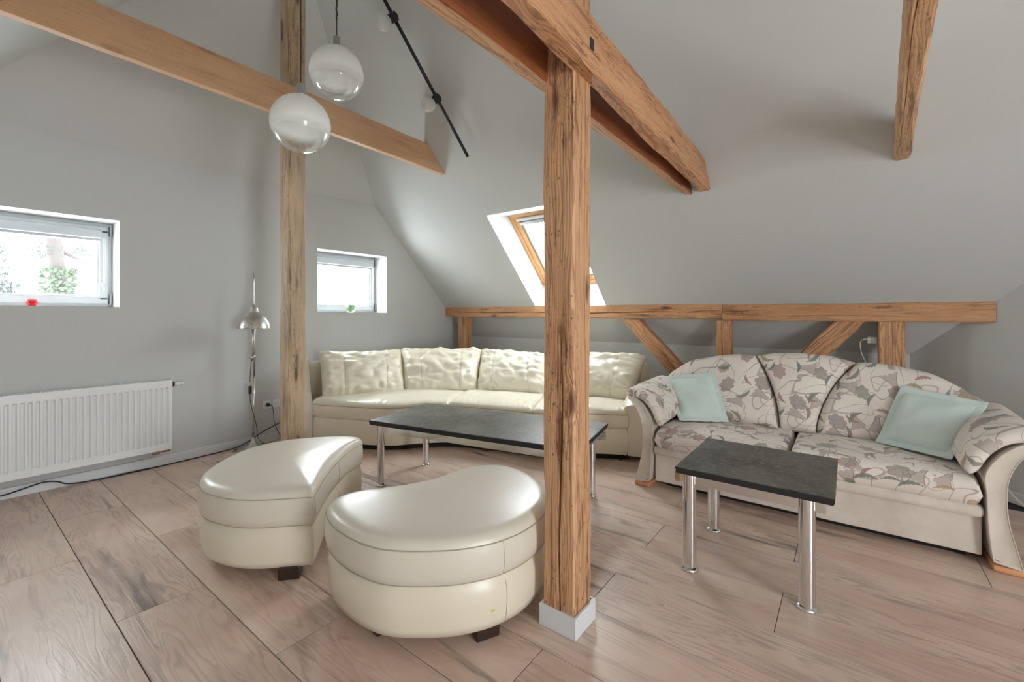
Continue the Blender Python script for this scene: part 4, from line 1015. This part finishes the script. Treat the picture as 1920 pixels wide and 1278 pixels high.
# ------------------------------------------------------------------ radiator
rd = Thing('radiator', 'white ribbed panel radiator hung low under the larger gable window', 'radiator', (.55, 4.68, .15))
rx0, rx1, rz0, rz1 = -.16, 1.243, .148, .728; yf = 4.620
def radpanel(x0, x1, z0, z1, yfr):
    pitch = .0377; xs = []; v = []; f = []
    n = int((x1 - x0 - .06) / pitch); xr = x1 - .033
    prof = []
    x = xr - n * pitch
    lines = [(x0, 0), (x - .006, 0)]
    for k in range(n + 1):
        c = xr - (n - k) * pitch
        lines += [(c - .013, 0), (c - .007, .017), (c + .006, .017), (c + .013, 0)] if k else [(c - .002, 0), (c + .0, .010), (c + .007, .010), (c + .013, 0)]
    lines += [(x1, 0)]
    lines = sorted(lines)
    rows = [(z0, 0), (z0 + .045, 0), (z0 + .057, 1), (z1 - .067, 1), (z1 - .055, 0), (z1, 0)]
    for z, k in rows:
        v += [(a, yfr + b * k, z) for a, b in lines]
    N = len(lines)
    f = [(r * N + i, r * N + i + 1, (r + 1) * N + i + 1, (r + 1) * N + i) for r in range(len(rows) - 1) for i in range(N - 1)]
    return v, f
rd.part('front_panel', radpanel(rx0, rx1, rz0, rz1, yf), M['rad'], fix=False)
rd.part('side_panel', box(rx1 - .002, rx1 + .006, yf + .004, 4.70, rz0 + .012, rz1 + .004, .001), M['rad'])
rd.part('side_panel', box(rx0 - .006, rx0 + .002, yf + .004, 4.70, rz0 + .012, rz1 + .004, .001), M['rad'])
rd.part('back_panel', box(rx0, rx1, 4.690, 4.700, rz0 + .01, rz1), M['rad'])
rd.part('bottom_lip', box(rx0, rx1, yf - .001, yf + .02, rz0 - .006, rz0 + .004, .002), M['rad'])
gr = [box(rx0, rx1, yf + .001, yf + .007, rz1 - .003, rz1 + .005), box(rx0, rx1, 4.688, 4.700, rz1 - .003, rz1 + .005)]
x = rx0
while x < rx1: gr.append(box(x, x + .010, yf + .005, 4.69, rz1 - .003, rz1 + .004)); x += .0185
rd.part('top_grille', join(*gr), M['rad'])
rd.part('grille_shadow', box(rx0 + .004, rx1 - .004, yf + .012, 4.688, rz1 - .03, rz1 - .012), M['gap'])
vl = rd.part('thermostat_valve', lathe([(.017, 0), (.019, .004), (.019, .016), (.012, .018), (.018, .020), (.019, .05), (.017, .054), (.013, .056), (.013, .082), (.010, .088)], (rx1 + .010, 4.655, .693), 20, (1, 0, -.03)), M['plastic'], True)
rd.part('valve_collar', lathe([(.020, 0), (.0215, .002), (.0215, .013), (.020, .015)], (rx1 + .011, 4.655, .6925), 20, (1, 0, -.03)), M['black'], True, parent=vl)
fit = rd.part('pipe_fitting', join(cyl((1.12, 4.655, .128), (1.165, 4.655, .128), .019, 14), cyl((1.165, 4.655, .128), (1.195, 4.655, .138), .009, 10), cyl((1.19, 4.655, .138), (1.235, 4.655, .138), .021, 14), cyl((1.14, 4.655, .128), (1.14, 4.655, .16), .012, 10), cyl((1.212, 4.655, .138), (1.212, 4.655, .165), .012, 10), cyl((1.14, 4.655, .128), (1.14, 4.715, .120), .010, 10), cyl((1.212, 4.655, .138), (1.212, 4.715, .13), .010, 10)), M['copper'], autos=40)

# ------------------------------------------------------------------ floor lamp
fl_ = Thing('floor_lamp', 'brushed steel floor lamp with dome shade by the gable wall', 'lamp', (1.86, 4.54, 0))
fl_.part('base', lathe([(.140, 0), (.142, .006), (.135, .014), (.10, .024), (.05, .040), (.022, .075), (.014, .105), (.011, .12)], (1.86, 4.54, 0), 40), M['satin'], True)
fl_.part('pole', cyl((1.86, 4.54, .1), (1.868, 4.54, .72), .010, 16), M['satin'], True)
cl = fl_.part('height_clamp', join(lathe([(.017, 0), (.022, .006), (.022, .028), (.017, .034)], (1.862, 4.535, .872), 20), cyl((1.845, 4.52, .888), (1.815, 4.48, .888), .009, 12), lathe([(.012, 0), (.016, .006), (.012, .012)], (1.815, 4.48, .888), 14, (-.6, -.8, 0))), M['satin'], autos=40)
fl_.part('pole', cyl((1.868, 4.54, .70), (1.870, 4.54, 1.40), .0115, 16), M['satin'], True)
fl_.part('pole', cyl((1.845, 4.525, .85), (1.852, 4.53, 1.22), .0065, 12), M['satin'], True)
dv = V((-.40, -.917, 0))      # arm swings out towards the room
topc = V((1.870, 4.54, 1.40)); arc = [topc + V((0, 0, 0)), topc + V((0, 0, .17)), topc + dv * .02 + V((0, 0, .245)), topc + dv * .085 + V((0, 0, .285)), topc + dv * .15 + V((0, 0, .245)), topc + dv * .165 + V((0, 0, .17)), topc + dv * .165 + V((0, 0, .0))]
fl_.part('gooseneck', tube(crom(arc, 8), .0055, 10), M['satin'], True)
fl_.part('neck_joint', join(lathe([(.007, 0), (.013, .006), (.013, .02), (.007, .026)], topc + V((0, 0, -.015)), 14), cyl(topc + dv * .02, topc + dv * .03, .006)), M['satin'], autos=40)
sc_ = topc + dv * .165
s0 = V((sc_.x, sc_.y, 1.166))
pr = [(.136, 0), (.142, -.003), (.143, .002), (.136, .004), (.131, .03), (.119, .065), (.098, .10), (.070, .128), (.044, .146), (.038, .158), (.034, .185), (.024, .205), (.014, .214), (.010, .218), (.009, .235), (.013, .238), (.013, .246), (.006, .25)]
pri = [(.001, .212), (.022, .200), (.030, .180), (.035, .155), (.042, .143), (.066, .125), (.094, .098), (.115, .063), (.128, .028), (.134, .003)]
sh = fl_.part('lamp_shade', lathe(pri + pr, s0, 48), M['satin'], True)
autosmooth(sh, 50)
fl_.part('bulb', lathe([(.001, 0), (.02, .004), (.029, .02), (.030, .032), (.02, .055), (.014, .07), (.014, .10)], s0 + V((0, 0, -.012)), 20), M['frost'], True, parent=sh)
cd = crom([(1.83, 4.50, .868), (1.825, 4.495, .83), (1.815, 4.49, .72), (1.812, 4.487, .66)], 8)
fl_.part('cord', tube(cd, .0028, 6), M['cable'])
sw = fl_.part('cord_switch', box(1.799, 1.825, 4.475, 4.497, .545, .620, .005), M['black'])
cd = crom([(1.812, 4.487, .55), (1.818, 4.485, .45), (1.845, 4.47, .32), (1.862, 4.465, .22), (1.868, 4.46, .13), (1.90, 4.42, .075), (1.955, 4.40, .045), (1.975, 4.43, .004), (1.93, 4.55, .004), (1.80, 4.66, .004), (1.70, 4.60, .004)], 8)
fl_.part('cord', tube(cd, .0028, 6), M['cable'])

# sockets on the gable wall and the cables
def socket(label, x, plug):
    T = Thing('wall_socket', label, 'socket', (x, G, .375))
    T.part('plate', box(x - .040, x + .040, G - .011, G, .335, .415, .005), M['plastic'])
    T.part('insert', lathe([(.021, 0), (.022, .004), (.026, .0045), (.027, 0.0)], (x, G - .0105, .375), 24, (0, -1, 0)), M['plastic'], True)
    T.part('socket_well', lathe([(.0205, 0), (.0205, .0012)], (x, G - .0115, .375), 24, (0, -1, 0)), M['trim'])
    for d_ in (-.0095, .0095): T.part('pin_hole', lathe([(.0028, 0), (.0028, .0012)], (x + d_, G - .0128, .375), 10, (0, -1, 0)), M['gap'])
    T.part('earth_pin', lathe([(.0026, 0), (.0026, .010)], (x, G - .0125, .389), 10, (0, -1, 0)), M['hinge'])
socket('white socket beside the floor lamp with a black plug in it', 2.066, True)
socket('empty white socket next to the grey-brown post', 2.158, False)
pc = Thing('power_cable', 'black plug with its cable hanging down the gable wall from the left socket', 'cable', (2.07, 4.68, .37))
pc.part('plug', lathe([(.018, 0), (.019, .01), (.016, .026), (.010, .036)], (2.066, G - .0128, .375), 20, (.2, -1, 0)), M['black'], True)
pc.part('lead', tube(crom([(2.074, 4.675, .375), (2.095, 4.665, .36), (2.105, 4.66, .28), (2.112, 4.66, .20), (2.140, 4.665, .12), (2.165, 4.65, .05), (2.17, 4.62, .004), (2.25, 4.60, .004)], 8), .0032, 6), M['cable'])
fc = tube(crom([(-.4, 4.66, .095), (.10, 4.685, .045), (.282, 4.688, .034), (.381, 4.69, .048), (.486, 4.69, .066), (.56, 4.69, .050), (.64, 4.685, .012), (.86, 4.66, .005), (1.16, 4.655, .005), (1.33, 4.665, .005), (1.50, 4.675, .005), (1.66, 4.675, .01), (1.82, 4.67, .03), (1.98, 4.66, .11), (2.12, 4.67, .16), (2.30, 4.67, .21), (2.5, 4.68, .2)], 8), .0048, 8)
solo('floor_cable', fc, M['cable'], 'long black cable lying along the baseboard under the radiator', 'cable', (1.0, 4.68, 0), smooth=True)
ad_ = Thing('power_adapter', 'white plug adapter with a white lead beside the broad post above the floral sofa', 'adapter', (4.71, -.155, 1.08))
ad_.part('housing', box(4.660, 4.720, -.186, -.122, 1.055, 1.110, .006), M['plastic'])
ad_.part('lead', tube(crom([(4.66, -.125, 1.085), (4.655, -.10, 1.09), (4.66, -.075, 1.06), (4.66, -.085, .97), (4.66, -.115, .88), (4.66, -.13, .70), (4.7, -.12, .3), (4.7, -.1, .01)], 8), .0035, 6), M['wcable'])
solo('white_cable', tube(crom([(4.75, -.45, .42), (4.2, -.72, .345), (3.70, -.715, .31), (3.46, -.745, .285), (3.3, -.86, .25), (3.05, -1.2, .15), (2.9, -1.6, .01), (2.7, -2.0, .006)], 8), .0032, 6), M['wcable'], 'thin white cable sagging behind the right arm of the floral sofa', 'cable', (3.4, -.8, .25), smooth=True)

# candle holder and plant bowl on the window sills
cn = Thing('candle_holder', 'small red candle glass on the sill of the larger gable window', 'candle', (.447, 4.83, WIN[0][2]))
cn.part('glass', lathe([(.024, 0), (.026, .002), (.036, .052), (.0345, .052), (.025, .006), (.001, .005)], (.447, 4.83, WIN[0][2]), 28), M['pinkglass'], True)
cn.part('wax', lathe([(.0235, .006), (.031, .036), (.001, .037)], (.447, 4.83, WIN[0][2]), 24), M['red'], True)
pb = Thing('plant_bowl', 'round clear bowl of small green plants on the smaller gable window sill', 'plant', (3.10, 4.84, WIN[1][2]))
pb.part('bowl', lathe([(.022, 0), (.040, .008), (.058, .035), (.062, .058), (.056, .085), (.046, .098), (.0445, .098), (.055, .083), (.060, .058), (.056, .036), (.039, .011), (.001, .004)], (3.10, 4.84, WIN[1][2]), 32), M['bowl'], True)
lv = []
random.seed(3)
for k in range(130):
    a = random.uniform(0, 6.28); r = random.uniform(0, .045); z = WIN[1][2] + random.uniform(.015, .10); c = V((3.10 + r * math.cos(a), 4.84 + r * math.sin(a), z))
    d1 = V((random.gauss(0, 1), random.gauss(0, 1), random.gauss(.5, 1))).normalized() * random.uniform(.010, .018); d2 = d1.cross(V((random.random(), .3, random.random()))).normalized() * .005
    lv.append(([c - d1, c + d2, c + d1, c - d2], [(0, 1, 2, 3)]))
pb.part('leaves', join(*lv), M['leaf'], kind='stuff', fix=False)

# ------------------------------------------------------------------ hanging globes
def pendant(label, c, r, zc):
    T = Thing('pendant_lamp', label, 'lamp', tuple(c), 'glass globe lamps on black cords')
    pr = [(.022, r * .985)] + [(r * math.sin(a), r * math.cos(a)) for a in [.17 + (math.pi - .17) * k / 28 for k in range(29)]]
    pr[-1] = (.0005, -r)
    prx = [(a, b) for a, b in pr]
    g = T.part('globe', lathe(prx, c, 48), M['globe'], True, fix=False)
    T.part('cap', lathe([(.020, r * .97), (.034, r * .985), (.034, r + .008), (.020, r + .010), (.019, r + .062), (.015, r + .066), (.0025, r + .068)], c, 24), M['alu'], True, )
    T.part('lamp_holder', lathe([(.014, r - .045), (.016, r - .04), (.016, r), (.012, r + .01)], c, 20), M['plastic'], True)
    T.part('bulb', lathe([(.0005, r - .118), (.014, r - .113), (.022, r - .095), (.022, r - .082), (.012, r - .055), (.011, r - .04)], c, 20), M['frost'], True)
    T.part('cord', cyl((c[0], c[1], c[2] + r + .06), (c[0], c[1], zc), .003, 8), M['cable'])
    T.part('ceiling_cup', lathe([(.05, 0), (.05, .03), (.02, .04)], (c[0], c[1], zc - .03), 20), M['alu'], True)
    return T
g1 = pendant('lower left glass globe lamp, frosted above and clear below, before the grey-brown post', V((1.197, 2.339, 2.317)), .150, LS + TS * 1.197)
g2 = pendant('upper right glass globe lamp on a knotted cord, frosted above and clear below', V((1.436, 2.388, 2.708)), .150, LS + TS * 1.436)
kn = crom([(1.436, 2.388, 3.02), (1.432, 2.384, 3.04), (1.441, 2.391, 3.06), (1.431, 2.386, 3.085), (1.440, 2.392, 3.11), (1.434, 2.385, 3.135), (1.441, 2.39, 3.17), (1.436, 2.388, 3.4)], 8)
g2.part('knotted_cord', tube(kn, .0045, 8), M['cable'])

# ------------------------------------------------------------------ rod light on the slope
rl = Thing('rod_light', 'long black rod light with round bulbs under the sloping ceiling', 'lamp', (2.6, 2.88, 3.27))
ra, rb_ = V((3.074, 2.872, 2.791)), V((2.142, 2.885, 3.750)); rdv = (rb_ - ra)
rend = ra + rdv * 1.15
rl.part('rod', cyl(ra, rend, .0145, 16), M['black'], True)
nin = -n_
for t in (.417, .909):
    c = ra + rdv * t; sd = V((-.25, .93, 0)).cross(rdv).normalized()
    dirb = (V((-.72, .10, -.20))).normalized()
    dirb = (dirb - rdv.normalized() * dirb.dot(rdv.normalized())).normalized()
    rl.part('sleeve', cyl(c - rdv.normalized() * .035, c + rdv.normalized() * .035, .030, 20), M['black'], autos=40)
    hs = rl.part('lamp_socket', cyl(c - dirb * .02, c + dirb * .055, .034, 20), M['black'], autos=40)
    bc_ = c + dirb * .118
    prb = [(.0005, -.062)] + [(.062 * math.sin(a), -.062 * math.cos(a)) for a in [.2 + (2.72 - .2) * k / 20 for k in range(21)]] + [(.018, .075)]
    g_ = rl.part('bulb', lathe(prb, bc_, 32, -dirb), M['bulb'], True, parent=hs, fix=False)
    rl.part('filament_core', lathe([(.0005, -.03), (.022, -.02), (.028, 0), (.020, .022), (.012, .06)], bc_, 20, -dirb), M['frost'], True, parent=hs)
for t in (1.1,):
    c = ra + rdv * t; rl.part('ceiling_mount', cyl(c, c + n_ * .102, .010, 12), M['black'], True)

# ------------------------------------------------------------------ trees outside the gable windows
def tree(label, name, x, y, zb, h, r, ivy, needles_at, branches, seed):
    random.seed(seed)
    T = Thing(name, label, 'tree', (x, y, zb))
    pts = [V((x + .15 * math.sin(k * .9 + seed), y, zb + h * k / 10)) for k in range(11)]
    T.part('trunk', tube(resample(pts, 30), lambda t: r * (1 - .55 * t), 12), M['bark'], True)
    for (t, dx, dz, l, br) in branches:
        p0 = pts[0].lerp(pts[-1], t); pp = crom([p0, p0 + V((dx * l * .4, 0, dz * l * .5)), p0 + V((dx * l, .3, dz * l))], 8)
        T.part('branch', tube(pp, lambda s_: br * (1 - .7 * s_), 8), M['bark'], True)
    q_ = []
    for (cx, cz, sx, sz, n) in needles_at:
        for k in range(n):
            c = V((cx + max(-2, min(2, random.gauss(0, 1))) * sx, y + random.uniform(-.6, .6), cz + max(-2, min(2, random.gauss(0, 1))) * sz))
            d1 = V((random.gauss(0, 1), random.gauss(0, 1), random.gauss(0, .5))).normalized() * random.uniform(.03, .09); d2 = d1.cross(V((random.random(), .3, 1))).normalized() * .016
            q_.append(([c - d1, c + d2, c + d1, c - d2], [(0, 1, 2, 3)]))
    if q_: T.part('foliage', join(*q_), M['needles'], kind='stuff', fix=False)
    q_ = []
    for k in range(ivy):
        zz = random.uniform(0, 1); a = random.uniform(3.3, 6.1); rr = r * random.uniform(.95, 1.25)
        c = V((x + rr * math.cos(a) - .06, y + rr * math.sin(a), 1.1 + zz * 1.2)); d1 = V((random.gauss(0, 1), random.gauss(0, .5), random.gauss(0, 1))).normalized() * .05; d2 = d1.cross(V((.2, 1, .1))).normalized() * .035
        q_.append(([c - d1, c + d2, c + d1, c - d2], [(0, 1, 2, 3)]))
    if q_: T.part('ivy', join(*q_), M['ivy'], kind='stuff', fix=False)
tree('tall pine trunk with ivy seen through the larger gable window', 'pine_tree', 1.75, 14, -6, 12.5, .24, 330,
     [(1.45, 2.62, .13, .12, 150), (2.08, 2.72, .16, .09, 130), (2.3, 2.6, .08, .08, 30), (1.5, 3.3, .5, .2, 200)], [(.695, .85, -.40, .62, .05), (.72, -.8, .2, .5, .04), (.80, .9, .3, 1.8, .06)], 4)
tree('dark conifer at the left edge of the larger gable window', 'conifer_tree', .40, 11.5, -6, 10, .22, 0,
     [(.74, 1.68, .11, .12, 330), (.70, 1.98, .07, .10, 130), (.66, 2.38, .06, .06, 60), (.40, 3.2, .1, .2, 100)], [], 9)
tree('faint bare tree seen through the smaller gable window', 'bare_tree', 9.0, 17, -6, 7.9, .05, 0, [],
     [(.93, .4, .7, 1.4, .018), (.9, -.3, .8, 1.3, .018), (.86, .6, .5, 1.3, .018), (.96, .15, 1, 1.0, .014), (.8, .7, .35, 1.6, .018)], 5)
